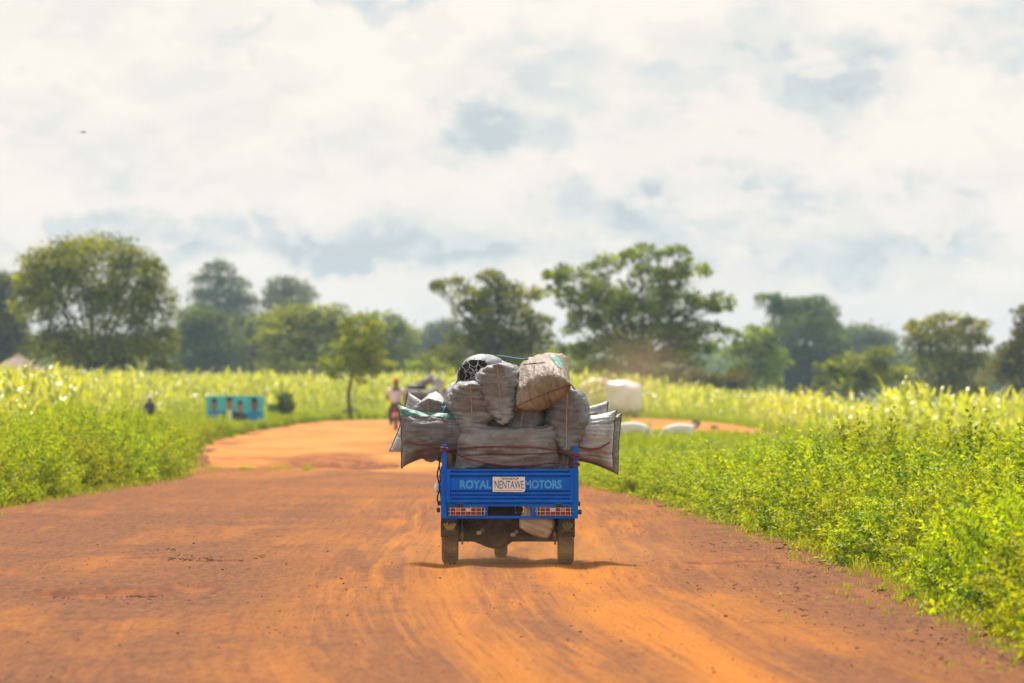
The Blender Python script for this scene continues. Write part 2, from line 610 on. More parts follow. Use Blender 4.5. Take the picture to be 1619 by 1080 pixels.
    M['leaf_grass'] = leaf_mat('grass_blade', (0.17, 0.24, 0.010), (0.42, 0.44, 0.03), 0.5, 0.5, 0.3, 0.0)
    M['leaf_olive'] = leaf_mat('olive_tree_leaf', (0.046, 0.088, 0.004), (0.40, 0.48, 0.016), 0.45, 0.5, 0.3)
    M['leaf_lime'] = leaf_mat('lime_tree_leaf', (0.10, 0.19, 0.005), (0.48, 0.58, 0.015), 0.52, 0.5, 0.3)
    M['leaf_deep'] = leaf_mat('deep_green_leaf', (0.034, 0.072, 0.015), (0.22, 0.29, 0.045), 0.40, 0.5, 0.3)
    M['leaf_sunny'] = leaf_mat('sunlit_olive_leaf', (0.065, 0.095, 0.010), (0.44, 0.45, 0.04), 0.45, 0.5, 0.3)
    M['leaf_brownish'] = leaf_mat('dusty_olive_leaf', (0.060, 0.070, 0.014), (0.32, 0.30, 0.05), 0.38, 0.6, 0.2)

    # ground under the vegetation
    t = NT('green_soil')
    v = t.coords('Object')
    n = t.noise(v, 0.6, 8, 0.7)
    c = t.mix(t.rng(n, 0.35, 0.65), (0.10, 0.14, 0.010), (0.22, 0.24, 0.02))
    c = t.mix(t.rng(t.noise(v, 3.0, 6, 0.7), 0.60, 0.75), c, (0.24, 0.11, 0.045))
    bare = t.math('ADD', t.attr('bare'), t.math('MULTIPLY', t.math('SUBTRACT', t.noise(v, 2.5, 5, 0.7), 0.5), 0.9))
    c = t.mix(t.rng(bare, 0.35, 0.6), c, t.mix(t.rng(t.noise(v, 6, 6, 0.7), 0.4, 0.65), (0.20, 0.072, 0.030), (0.13, 0.05, 0.024)))
    M['soil'] = t.done(t.principled(c, 0.95, 0, 0.1, t.bump(t.noise(v, 8, 6), 0.8, 0.1)))

    # laterite road
    t = NT('laterite_road')
    tc = t.node('ShaderNodeTexCoord')
    sp = t.node('ShaderNodeSeparateXYZ')
    t.L.new(tc.outputs['Object'], sp.inputs[0])
    x, y = sp.outputs[0], sp.outputs[1]
    back = t.math('MAXIMUM', t.math('SUBTRACT', 53.0, y), 0.0)
    xs = t.math('SUBTRACT', x, t.math('MULTIPLY', t.math('MULTIPLY', back, back), 0.00150))
    wob = t.noise(t.coords('Object', (0.3, 0.035, 1)), 1.0, 1, 0.4)
    xs = t.math('ADD', xs, t.math('MULTIPLY', t.math('SUBTRACT', wob, 0.5), 0.7))
    cv = t.node('ShaderNodeCombineXYZ')
    t.L.new(xs, cv.inputs[0])
    t.L.new(t.math('MULTIPLY', y, 0.05), cv.inputs[1])
    trk = t.noise(cv.outputs[0], 2.2, 7, 0.62)            # long wheel-track streaks
    cv2 = t.node('ShaderNodeCombineXYZ')
    t.L.new(xs, cv2.inputs[0])
    t.L.new(t.math('MULTIPLY', y, 0.012), cv2.inputs[1])
    trk2 = t.noise(cv2.outputs[0], 7.0, 5, 0.62)
    trk3 = t.noise(cv2.outputs[0], 16.0, 3, 0.6)
    v = t.coords('Object')
    patch = t.noise(t.coords('Object', (1, 0.35, 1)), 0.45, 6, 0.6, 0.5)
    grain = t.noise(t.coords('Object', (1, 0.11, 1)), 48, 4, 0.7)  # gravel speckle; also puts the shading of small clods into the colour
    med = t.noise(t.coords('Object', (1, 0.2, 1)), 4, 7, 0.68)
    brown, dark, orange, sand = (0.205, 0.071, 0.018), (0.102, 0.035, 0.013), (0.440, 0.143, 0.006), (0.49, 0.225, 0.045)
    c = t.mix(t.rng(patch, 0.40, 0.64), brown, (0.28, 0.092, 0.014))
    c = t.mix(t.rng(med, 0.50, 0.70, 0, 0.5), c, dark)
    grit = t.noise(t.coords('Object', (1, 0.13, 1)), 15, 6, 0.8)
    c = t.mix(t.rng(grit, 0.50, 0.66, 0, 0.62), c, dark)
    c = t.mix(t.rng(grit, 0.44, 0.30, 0, 0.25), c, (0.34, 0.14, 0.045))

    def band(c0, w, s):
        q = t.math('ABSOLUTE', t.math('SUBTRACT', xs, c0))
        return t.rng(q, w, w * 0.25, 0, s)
    near = t.rng(y, 95, 70)
    b = t.math('ADD', t.math('MAXIMUM', band(0.60, 0.50, 1.0), band(-0.62, 0.42, 0.75)), t.math('MAXIMUM', band(-2.1, 0.6, 0.45), band(1.75, 0.3, 0.35)))
    b = t.math('MULTIPLY', b, t.rng(trk, 0.30, 0.60, 0.25, 1.0))
    b = t.math('MAXIMUM', b, t.rng(trk, 0.48, 0.64, 0, 0.75))
    b = t.math('ADD', b, t.rng(trk2, 0.50, 0.68, 0, 0.26), True)
    b = t.math('MULTIPLY', b, t.rng(grain, 0.25, 0.62, 0.85, 1.0))
    c = t.mix(t.math('MULTIPLY', b, near), c, orange)
    c = t.mix(t.math('MULTIPLY', t.rng(trk3, 0.52, 0.66, 0, 0.26), near), c, (0.50, 0.185, 0.020))
    c = t.mix(t.math('MULTIPLY', t.rng(trk3, 0.46, 0.34, 0, 0.34), near), c, dark)
    side = t.math('MULTIPLY', t.rng(t.math('ABSOLUTE', t.math('ADD', xs, 0.1)), 0.9, 2.5, 0, 0.95), t.rng(patch, 0.66, 0.40, 0.5, 1.0))
    c = t.mix(t.math('MULTIPLY', side, near), c, t.mix(t.rng(grit, 0.40, 0.62), (0.205, 0.073, 0.021), (0.108, 0.039, 0.015)))
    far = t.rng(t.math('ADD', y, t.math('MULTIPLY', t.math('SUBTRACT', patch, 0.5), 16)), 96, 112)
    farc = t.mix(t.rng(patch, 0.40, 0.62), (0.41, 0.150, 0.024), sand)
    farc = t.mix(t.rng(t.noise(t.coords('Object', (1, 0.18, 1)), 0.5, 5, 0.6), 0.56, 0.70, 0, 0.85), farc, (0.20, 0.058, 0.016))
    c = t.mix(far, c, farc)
    c = t.mix(t.math('MULTIPLY', t.attr('stain'), t.rng(t.noise(t.coords('Object', (1, .25, 1)), 2.2, 5, .6), .3, .6, .35, 1.0)), c, (0.21, 0.055, 0.010))
    slope_shade = t.math('MULTIPLY', t.rng(y, 100.5, 102.5), t.rng(y, 110, 105))  # dark band: shade of a slope painted into the road colour
    c = t.mix(t.math('MULTIPLY', slope_shade, t.rng(med, 0.3, 0.6, 0.5, 1.0)), c, (0.13, 0.043, 0.018))
    hole = t.attr('hole')
    c = t.mix(t.rng(hole, 0.15, 0.8), c, t.mix(t.rng(med, 0.40, 0.6), (0.26, 0.08, 0.015), (0.13, 0.042, 0.014)))
    c = t.mix(t.rng(grain, 0.60, 0.74, 0, 0.5), c, (0.36, 0.20, 0.11))
    c = t.mix(t.rng(grain, 0.44, 0.30, 0, 0.8), c, (0.065, 0.026, 0.015))
    h = t.math('ADD', t.math('ADD', t.math('MULTIPLY', grain, 0.7), grit), t.math('ADD', med, t.math('MULTIPLY', trk2, 0.5)))
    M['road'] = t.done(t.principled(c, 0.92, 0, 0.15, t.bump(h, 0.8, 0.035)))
    M['stone'] = simple('laterite_pebble', (0.17, 0.068, 0.035), 0.9, col2=(0.36, 0.22, 0.13), scale=1.6, amt=(0.5, 0.62), bump=0.4)
    M['debris'] = simple('dark_twig_litter', (0.075, 0.036, 0.02), 0.9, col2=(0.12, 0.07, 0.04), scale=5)
    M['hill'] = simple('wooded_hill', (0.05, 0.07, 0.03), 0.95, col2=(0.08, 0.10, 0.04), scale=0.02)


build_materials()

# ------------------------------------------------------------------ the lie of the land


def interp(y, pts):
    return np.interp(y, [p[0] for p in pts], [p[1] for p in pts])


LEFT = [(10, -7.6), (60, -7.0), (73.8, -6.6), (86, -6.0), (97.5, -5.55), (106, -5.9), (112, -6.4), (125, -7.2), (153, -8.1), (182, -8.2), (216, -8.0), (228, -7.4), (236, -6.2)]
RIGHT = [(10, 3.3), (33, 3.1), (44.5, 2.95), (54, 2.85), (60.5, 2.7), (72, 2.2), (80, 1.9), (86, 1.5), (92, 1.1), (110, 0.9), (140, 0.6), (200, 0.4), (222, -0.2), (236, -2.0)]


def edge_l(y):
    return interp(y, LEFT)


def edge_r(y):
    return interp(y, RIGHT)


def sstep(a, b, x):
    t = np.clip((x - a) / (b - a), 0, 1)
    return t * t * (3 - 2 * t)


def lie(x, y):
    """Height of the land: it falls away gently to the right beyond the thicket."""
    x, y = np.asarray(x, float), np.asarray(y, float)
    z = -1.7 * sstep(5, 23, x) * sstep(95, 190, y)
    z = z + 0.35 * sstep(-10, -26, x) * sstep(120, 260, y) * 0
    return z


def in_road(x, y, m=0.0):
    return (x > edge_l(y) - m) & (x < edge_r(y) + m) & (y < 236 + m)


def in_clearing(x, y, m=0.0):
    return (x > 4.3 - m + 0.4 * np.sin(y * .21)) & (x < 9.3 + m) & (y > 180 - m) & (y < 242 + m)


def ground():
    xs = np.concatenate([[-4000, -1500, -600, -250, -120, -70, -45], np.arange(-32, 32.01, 0.4), [45, 70, 120, 250, 600, 1500, 4000]])
    ys = np.concatenate([[-400, -100, 0], np.arange(15, 262, 1.0), np.arange(265, 420, 8), [450, 520, 600, 750, 1000, 1500, 2500, 4000, 7000]])
    X, Y = np.meshgrid(xs, ys)
    Z = lie(X, Y)
    w = np.minimum(X - edge_l(Y), edge_r(Y) - X)
    Z = Z - 0.40 * sstep(0.42, 1.0, np.minimum(w, 237 - Y)) * (Y > 12)
    nx, ny = len(xs), len(ys)
    V = np.stack([X, Y, Z], -1).reshape(-1, 3)
    i = np.arange(nx * ny).reshape(ny, nx)
    q = np.stack([i[:-1, :-1], i[:-1, 1:], i[1:, 1:], i[1:, :-1]], -1).reshape(-1, 4)
    o = new_obj('ground', np_mesh('ground', V, quads=q, smooth=True, extra={'bare': np.where(Y > 236, 0, sstep(-0.75, 0.05, w)).ravel()}), MAT['soil'])
    tag(o, 'green weedy soil on both sides of the dirt road', 'ground', kind='structure')


HOLES = [(-3.25, 44.6, 0.55, 1.3, 0.055), (-2.62, 45.6, 0.35, 1.2, 0.035), (-4.2, 112, 1.3, 10, 0.16), (-3.0, 118, 0.9, 7, 0.10), (-2.7, 52.5, 0.35, 0.5, 0.02), (2.05, 52, 0.5, 0.8, 0.02)]


def road_z(X, Y):
    hole = np.zeros_like(X)
    z = np.zeros_like(X)
    for hx, hy, rx, ry, dp in HOLES:
        r2 = ((X - hx) / rx) ** 2 + ((Y - hy) / ry) ** 2
        wob = 0.25 * np.sin(X * 9 + Y * 2.1) + 0.2 * np.sin(X * 17 - Y * 3.7)
        k = sstep(1.15, 0.35, r2 + wob * 0.6)
        z = z - dp * k
        hole = np.maximum(hole, k)
    # wheel ruts behind the tricycle and a low ridge across the road where the paler stretch begins
    back = np.maximum(53 - Y, 0)
    xs = X - 0.0015 * back * back
    for c in (0.6, -0.62):
        z = z - 0.014 * np.exp(-((xs - c) / 0.13) ** 2) + 0.010 * np.exp(-((np.abs(xs - c) - 0.24) / 0.09) ** 2)
    z = z + 0.10 * np.exp(-((Y - 101) / 1.8) ** 2) * sstep(-1.8, -3.4, X) - 0.10 * sstep(101, 106, Y) * sstep(150, 120, Y)
    return z, hole


def road():
    ys = np.concatenate([np.arange(12, 60, 0.14), np.arange(60, 120, 0.3), np.arange(120, 236.1, 0.8)])
    nt_ = 150
    t = np.linspace(0, 1, nt_)
    V, Hh = [], []
    for y in ys:
        nl = mn.fractal(Vector((1.3, y * 0.35, 0)), 1.0, 2.0, 4) * (0.30 if y < 100 else 0.75)
        nr = mn.fractal(Vector((7.7, y * 0.35, 0)), 1.0, 2.0, 4) * 0.30
        l, r = float(edge_l(y)) + nl, float(edge_r(y)) + nr
        xs = l + (r - l) * t
        z, h = road_z(xs, np.full_like(xs, y))
        for x, zz, hh in zip(xs, z, h):
            p = Vector((x * 1.6, y * 0.6, 0.3))
            fine = mn.fractal(p * 2.2, 0.9, 2.0, 4) * 0.010
            e = min(x - l, r - x)
            k = min(1, max(0, e / 0.5))
            V.append((x, y, 0.012 + (zz + fine) * k))
            Hh.append(hh)
    i = np.arange(len(V)).reshape(len(ys), nt_)
    q = np.stack([i[:-1, :-1], i[:-1, 1:], i[1:, 1:], i[1:, :-1]], -1).reshape(-1, 4)
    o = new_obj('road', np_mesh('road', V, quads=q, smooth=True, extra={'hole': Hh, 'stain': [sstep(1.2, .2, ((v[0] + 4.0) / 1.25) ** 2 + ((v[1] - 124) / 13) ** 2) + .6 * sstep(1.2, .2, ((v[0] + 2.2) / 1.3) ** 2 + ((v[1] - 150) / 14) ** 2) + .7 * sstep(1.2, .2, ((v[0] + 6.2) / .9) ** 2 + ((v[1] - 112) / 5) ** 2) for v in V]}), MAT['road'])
    tag(o, 'rutted orange laterite dirt road', 'road', kind='structure')
    # bare clearing to the right
    xs = np.linspace(0, 1, 30)
    ys = np.arange(180, 242.1, 2.0)
    V = []
    for k, y in enumerate(ys):
        j = mn.fractal(Vector((3.1, y * 0.2, 0)), 1, 2, 3) * 0.5
        pin = 1.0 if 184 < y < 238 else 0.85
        for s in xs:
            x = 6.8 + (s - 0.5) * 5.2 * pin + j * (1 if s > 0.5 else -1) * 0.5
            V.append((x, y, float(lie(x, y)) + 0.03))
    i = np.arange(len(V)).reshape(len(ys), 30)
    q = np.stack([i[:-1, :-1], i[:-1, 1:], i[1:, 1:], i[1:, :-1]], -1).reshape(-1, 4)
    o = new_obj('dirt_clearing', np_mesh('dirt_clearing', V, quads=q, smooth=True, extra={'hole': np.zeros(len(V))}), MAT['road'])
    tag(o, 'bare orange earth clearing beyond the thicket', 'ground', kind='structure')


def hills():
    V, Q = [], []
    xs = np.linspace(-1800, 1800, 120)
    for k, (d, top) in enumerate(((2600, 13), (2900, 20), (3300, 0))):
        for x in xs:
            h = top * (0.75 + 0.5 * mn.fractal(Vector((x * 0.004, k * 3.0, 0)), 1, 2, 4)) if top else 0
            V.append((x, d, h))
    V = [(x, 2400, -1) for x in xs] + V
    i = np.arange(len(V)).reshape(4, -1)
    q = np.stack([i[:-1, :-1], i[:-1, 1:], i[1:, 1:], i[1:, :-1]], -1).reshape(-1, 4)
    o = new_obj('hills', np_mesh('hills', V, quads=q, smooth=True), MAT['hill'])
    tag(o, 'low wooded blue hills on the horizon', 'hills', kind='structure')


ground()
road()
hills()

# ------------------------------------------------------------------ vegetation builders


def unit(v):
    return v / np.maximum(np.linalg.norm(v, axis=-1, keepdims=True), 1e-9)


def leaves(pos, dirs, length, width, fold=0.25, r=rng):
    """Diamond leaves folded along the midrib: pos base points, dirs growing direction."""
    n = len(pos)
    up = unit(r.normal(size=(n, 3)) + np.array([0, 0, 0.7]))
    side = unit(np.cross(dirs, up))
    nor = np.cross(side, dirs)
    ln = length * r.uniform(0.7, 1.25, (n, 1))
    wd = width * r.uniform(0.7, 1.25, (n, 1))
    base = pos
    tip = pos + dirs * ln - nor * ln * 0.12
    mid = pos + dirs * ln * 0.48
    lft = mid + side * wd * 0.5 + nor * wd * fold
    rgt = mid - side * wd * 0.5 + nor * wd * fold
    V = np.stack([base, rgt, tip, lft], 1).reshape(-1, 3)
    b = (np.arange(n) * 4)[:, None]
    T = np.concatenate([b + np.array([[0, 1, 2]]), b + np.array([[0, 2, 3]])], 0)
    return V, T


def shrub_mesh(name, seed, h=1.15, r=0.75, ntw=175, per=14, ll=0.064, lw=0.034):
    g = np.random.default_rng(seed)
    P0, D0, TT = [], [], []
    stems = MB()
    for k in range(ntw):
        a = g.uniform(0, 2 * math.pi)
        el = math.acos(g.uniform(0.0, 1.0) ** 0.75)          # tilt from vertical
        ln = (h * math.cos(el) ** 2 + r * 1.05 * math.sin(el) ** 2) * g.uniform(0.62, 1.12)
        d = np.array([math.sin(el) * math.cos(a), math.sin(el) * math.sin(a), math.cos(el)])
        side = unit(np.cross(d, [0.2, 0.1, 1.0]))
        bend = g.uniform(-0.15, 0.15)
        tw = g.normal(0.46, 0.24)
        pts = []
        s0 = g.uniform(0.30, 0.72)
        for j in range(per):
            s = s0 + (1 - s0) * (j + g.uniform(-.3, .3)) / (per - 1)
            p = d * ln * s + side * bend * s * s + np.array([0, 0, (0.12 - 0.18 * math.sin(el)) * s * s])
            p[2] = max(p[2], 0.03)
            pts.append(p)
        for j, p in enumerate(pts):
            t = unit(pts[min(j + 1, per - 1)] - pts[max(j - 1, 0)])
            sd = unit(np.cross(t, g.normal(size=3)))
            for sg in (-1, 1):
                TT.append(tw + (j / per - .5) * .35 + g.normal(0, .14))
                P0.append(p + g.normal(size=3) * 0.012)
                D0.append(unit(t * 0.55 + sd * sg * 0.9 + np.array([0, 0, 0.12]) + g.normal(size=3) * 0.2))
        if k % 6 == 0:
            stems.tube([(0, 0, 0)] + [tuple(p * .8) for p in pts[:7:3]], [0.010, .007, .005, .003], 4)
    P0, D0 = np.array(P0), np.array(D0)
    V, T = leaves(P0, D0, ll, lw, r=g)
    tint = np.repeat(np.clip(TT, 0, 1), 4)
    me = np_mesh(name, np.concatenate([V, np.array(stems.v)]), tris=T,
                 quads=np.array([[len(V) + i for i in f] for f in stems.f if len(f) == 4]),
                 tint=np.concatenate([tint, np.full(len(stems.v), 0.2)]))
    me.materials.append(MAT['leaf_shrub'])
    me.materials.append(MAT['stem'])
    mi = np.zeros(len(me.polygons), dtype=np.int32)
    mi[len(T):] = 1
    me.polygons.foreach_set('material_index', mi)
    return me


def scatter_shrubs():
    protos = [shrub_mesh('shrub', 100 + k, *p) for k, p in enumerate([(1.10, 0.78), (1.25, 0.70), (0.95, 0.82), (1.05, 0.75), (1.30, 0.80), (0.85, 0.70)])]
    small = [shrub_mesh('low_shrub', 200 + k, 0.5, 0.5, 60, 10) for k in range(3)]
    g = np.random.default_rng(11)
    pts = []

    def ok(x, y, m):
        return all((x - a) ** 2 + ((y - b) * 0.8) ** 2 > m * m for a, b, _ in pts)
    # right thicket
    tries = 0
    front = [(y, float(edge_r(y)) + 0.62 + g.uniform(-0.05, 0.35)) for y in np.arange(31, 118, 0.95)]
    for y, x in front:
        y += g.uniform(-.25, .25)
        if 84 < y < 90:
            x -= 0.25
        pts.append((x, y, g.uniform(0.72, 0.98)))
    while tries < 9000 and len(pts) < 250:
        tries += 1
        y = 30 + 95 * g.uniform() ** 0.9
        xr = y * 0.0925 + 0.8
        x0 = float(edge_r(y)) + 1.1
        if xr <= x0:
            continue
        x = g.uniform(x0, xr)
        if ok(x, y, 0.86):
            pts.append((x, y, g.uniform(0.72, 1.22) * (0.92 if y > 85 else 1.0)))
    nr = len(pts)
    for x, y, s in pts[:nr]:
        o = new_obj('roadside_shrub', protos[g.integers(len(protos))], None, None, (x, y, float(lie(x, y)) - 0.03))
        o.rotation_euler = (g.normal() * .06, g.normal() * .06, g.uniform(0, 6.28))
        hk = float(np.interp(y, [55, 64, 75, 88, 100, 125], [1.06, 1.0, .76, .55, .40, .36])) if x < 4.5 else float(np.interp(y, [60, 90, 125], [1.05, .75, .42]))
        sw = s * (1.02 if hk > .7 else .9)
        o.scale = (sw, sw, s * hk * g.uniform(0.66, 1.06))
        tag(o, 'leafy bright green shrub in the thicket along the right edge of the road', 'shrub', 'shrubs of the thicket right of the road')
    # left verge
    lp = []
    y = 70.0
    while y < 112:
        lp.append((float(edge_l(y)) - 0.62 - g.uniform(0, .35), y, g.uniform(.75, 1.0)))
        y += 1.2
    tries = 0
    while tries < 4000 and len(lp) < 120:
        tries += 1
        y = 70 + 60 * g.uniform()
        xl = -y * 0.0925 - 0.6
        x1 = float(edge_l(y)) - 1.0
        if xl >= x1:
            continue
        x = g.uniform(xl, x1)
        if all((x - a) ** 2 + ((y - b) * .8) ** 2 > 0.75 ** 2 for a, b, _ in lp):
            lp.append((x, y, g.uniform(.8, 1.1)))
    for y in np.concatenate([np.arange(110, 168, 1.3), np.arange(168, 232, 2.2)]):
        lp.append((float(edge_l(y)) - .15 - g.exponential(.45), y + g.uniform(-.5, .5), g.uniform(.42, .72) if y < 168 else g.uniform(.28, .46)))
    for x, y, s in lp:
        o = new_obj('verge_shrub', protos[g.integers(len(protos))], None, None, (x, y, -0.03))
        o.rotation_euler = (g.normal() * .06, g.normal() * .06, g.uniform(0, 6.28))
        o.scale = (s, s, s * g.uniform(.85, 1.05))
        tag(o, 'leafy green shrub on the left verge between the road and the maize', 'shrub', 'shrubs of the left verge')
    return small


def blades(base, hgt, nb, width, spread, g, droop=0.35, seg=3):
    """Grass tufts: nb blades from each base point, arching outwards."""
    n = len(base)
    B = np.repeat(base, nb, 0)
    Hh = np.repeat(hgt, nb) * g.uniform(0.55, 1.1, n * nb)
    a = g.uniform(0, 2 * math.pi, n * nb)
    out = np.stack([np.cos(a), np.sin(a), np.zeros_like(a)], -1)
    sd = np.stack([-np.sin(a), np.cos(a), np.zeros_like(a)], -1)
    tw = g.uniform(-0.9, 0.9, n * nb)[:, None]
    sd = unit(sd + out * tw)
    sp = (spread * g.uniform(0.2, 1.0, n * nb) * Hh)[:, None]
    B = B + out * 0.03 * g.uniform(0, 1, (n * nb, 1))
    rows = []
    for k in range(seg + 1):
        s = k / seg
        p = B + out * sp * s ** 1.6 + np.array([0, 0, 1.0]) * (Hh * (s - droop * s ** 3 * 0.8))[:, None]
        w = width * (1 - s) ** 0.6 * (0.6 + 0.4 * (1 - s)) if k < seg else width * 0.04
        w = w * g.uniform(0.7, 1.2, (n * nb, 1)) if k == 0 else w
        rows += [p - sd * w, p + sd * w]
    V = np.stack(rows, 1)
    m = V.shape[1]
    b = (np.arange(n * nb) * m)[:, None]
    Q = np.concatenate([b + np.array([[2 * k, 2 * k + 1, 2 * k + 3, 2 * k + 2]]) for k in range(seg)], 0)
    tint = np.repeat(np.clip(g.normal(0.5, 0.28, n * nb), 0, 1), m)
    return V.reshape(-1, 3), Q, tint


def scatter_grass():
    g = np.random.default_rng(21)
    # short grass along the road edges
    pts, hs = [], []
    for y in np.arange(30, 120, 0.05):
        if g.uniform() < 0.75:
            k = g.exponential(0.22)
            x = float(edge_r(y)) + 0.28 - k
            if mn.noise(Vector((5.0, y * 0.5, 0))) > -0.15 or k < 0.15:
                pts.append((x, y, 0.01))
                hs.append(g.uniform(0.07, 0.22) * (1 - min(k, .6)))
        if y > 68 and g.uniform() < 0.6:
            x = float(edge_l(y)) - 0.25 + g.exponential(0.14)
            pts.append((x, y, 0.01))
            hs.append(g.uniform(0.05, 0.15))
    for cx, cyy, sx in ((-5.3, 100.6, .16), (-4.7, 100.4, .13), (-4.1, 100.6, .17), (-3.6, 100.4, .07)):
        for k in range(50):
            pts.append((cx + g.normal() * sx * .6, cyy + g.normal() * .3, 0.08))
            hs.append(g.uniform(.05, .13))
    pts = np.array(pts)
    V, Q, tint = blades(pts, np.array(hs), 9, 0.0035, 0.7, g)
    o = new_obj('verge_grass', np_mesh('verge_grass', V, quads=Q, tint=tint), MAT['leaf_grass'])
    tag(o, 'short wispy grass along the edges of the dirt road', 'grass', kind='stuff')
    # weeds and tall grass between thicket, clearing and fields
    pts, hs = [], []
    for k in range(26000):
        y = 60 + 200 * g.uniform() ** 0.8
        x = g.uniform(-y * .096 - 1, y * .096 + 1)
        if in_road(x, y, 0.25 if y < 150 else 0.5) or in_clearing(x, y, 0.1):
            continue
        if y < 118 and g.uniform() < 0.6:
            continue
        hh = g.uniform(.25, .55)
        if x < 0 and 140 < y < 235:
            dl = float(edge_l(y)) - x
            hh = g.uniform(.2, .45) if dl < 0.8 else g.uniform(.35, .75)
        if 1.5 < x < 10 and 110 < y < 182:
            hh = g.uniform(.12, .30)
        if 2 < x < 5.5 and 124 < y < 139:
            hh = g.uniform(.25, .42)
        if -12.5 < x < -8.4 and 190 < y < 217:
            hh = g.uniform(.15, .3)
        if x > 0 and 84 < y <= 110:
            hh = g.uniform(.15, .35)
        pts.append((x, y, float(lie(x, y))))
        hs.append(hh)
    for k in range(620):
        x, y = g.uniform(2.2, 5.2), g.uniform(131, 139.3)
        pts.append((x, y, float(lie(x, y))))
        hs.append(g.uniform(.36, .58))
    V, Q, tint = blades(np.array(pts), np.array(hs), 7, 0.014, 0.6, g, 0.25)
    o = new_obj('weeds', np_mesh('weeds', V, quads=Q, tint=tint), MAT['leaf_shrub'])
    tag(o, 'tall green weeds and grass covering the ground off the road', 'weeds', kind='stuff')


def maize_field(name, label, spots, hgt, g):
    """Maize: a stalk and eight arching leaves per plant."""
    n = len(spots)
    base = np.array(spots)
    pt = g.uniform(0, 1, n)
    Vs, Qs, Ts, off = [], [], [], 0
    V, Q, t = blades(base, hgt * 0.98, 1, 0.014, 0.05, g, 0.0)
    Vs.append(V)
    Qs.append(Q)
    Ts.append(t)
    off = len(V)
    for k in range(8):
        s = 0.22 + 0.72 * k / 7
        b = base + np.array([0, 0, 1]) * (hgt * s)[:, None]
        L = hgt * (0.42 if k < 6 else 0.30)
        V, Q, t = blades(b, L, 1, 0.050, 1.25, g, 0.55, 4)
        t = np.clip(t * .6 + np.repeat(pt, len(t) // n) * .55 + (k - 3) * .03, 0, 1)
        Vs.append(V)
        Qs.append(Q + off)
        Ts.append(t)
        off += len(V)
    V, Q, t = blades(base + np.array([0, 0, 1]) * (hgt * .93)[:, None], hgt * .17, 3, 0.008, 0.5, g, 0.1, 2)
    Vs.append(V)
    Qs.append(Q + off)
    Ts.append(np.clip(t + 0.35, 0, 1))
    o = new_obj(name, np_mesh(name, np.concatenate(Vs), quads=np.concatenate(Qs), tint=np.concatenate(Ts)), MAT['leaf_maize'])
    tag(o, label, 'maize', kind='stuff')


def maize():
    g = np.random.default_rng(31)
    sp, hs = [], []
    for y in np.concatenate([np.arange(106, 200, 1.0), np.arange(200, 350, 1.9)]):
        xl, xr = -y * .097 - 2, (float(edge_l(y)) - (3.0 if y < 150 else 5.2) if y < 236 else 6.0)
        if y > 236:
            xr = 4.0
        x = xl + g.uniform(0, .3)
        while x < xr:
            if mn.noise(Vector((x * .5, y * .3, 8))) > -.42 and not (222 < y < 256 and -9.6 < x < -3.5) and not (170 < y < 236 and x > -9.5 - 2.2 and x > float(edge_l(y)) - 5.2):
                sp.append((x + g.normal() * .07, y + g.normal() * .15, float(lie(x, y))))
                hs.append(.92 * (g.normal(1.82, .17) + .22 * mn.noise(Vector((x * .25, y * .12, 2)))) * (0.72 if y < 118 else 1.0))
            x += 0.42 if y < 200 else 0.5
    maize_field('left_maize_crop', 'sunlit yellow green maize filling the field left of the road', sp, np.array(hs), g)
    sp, hs = [], []
    for y in np.concatenate([np.arange(128, 200, 1.1), np.arange(200, 330, 1.9)]):
        x = max(9.6 if y < 246 else 3.6, 0.0) + g.uniform(0, .3)
        if y < 178:
            x = max(8.4, 0.075 * y - 1.2)
        xr = y * .097 + 2
        while x < xr:
            sp.append((x + g.normal() * .07, y + g.normal() * .15, float(lie(x, y))))
            hs.append(float(np.interp(x, [4, 9], [.97, .76])) * (g.normal(1.72, .17)) + .28 * mn.noise(Vector((x * .25, y * .12, 5))))
            x += 0.45 if y < 200 else 0.55
    maize_field('right_maize_crop', 'sunlit yellow green maize in the field right of the road', sp, np.array(hs), g)


def limb_pts(a, b, sag, g, n=6):
    a, b = np.array(a, float), np.array(b, float)
    o = g.normal(size=3) * np.linalg.norm(b - a) * 0.06
    pts = []
    for k in range(n + 1):
        s = k / n
        p = a + (b - a) * s + o * math.sin(s * math.pi) + np.array([0, 0, sag]) * math.sin(s * math.pi)
        pts.append(tuple(p))
    return pts


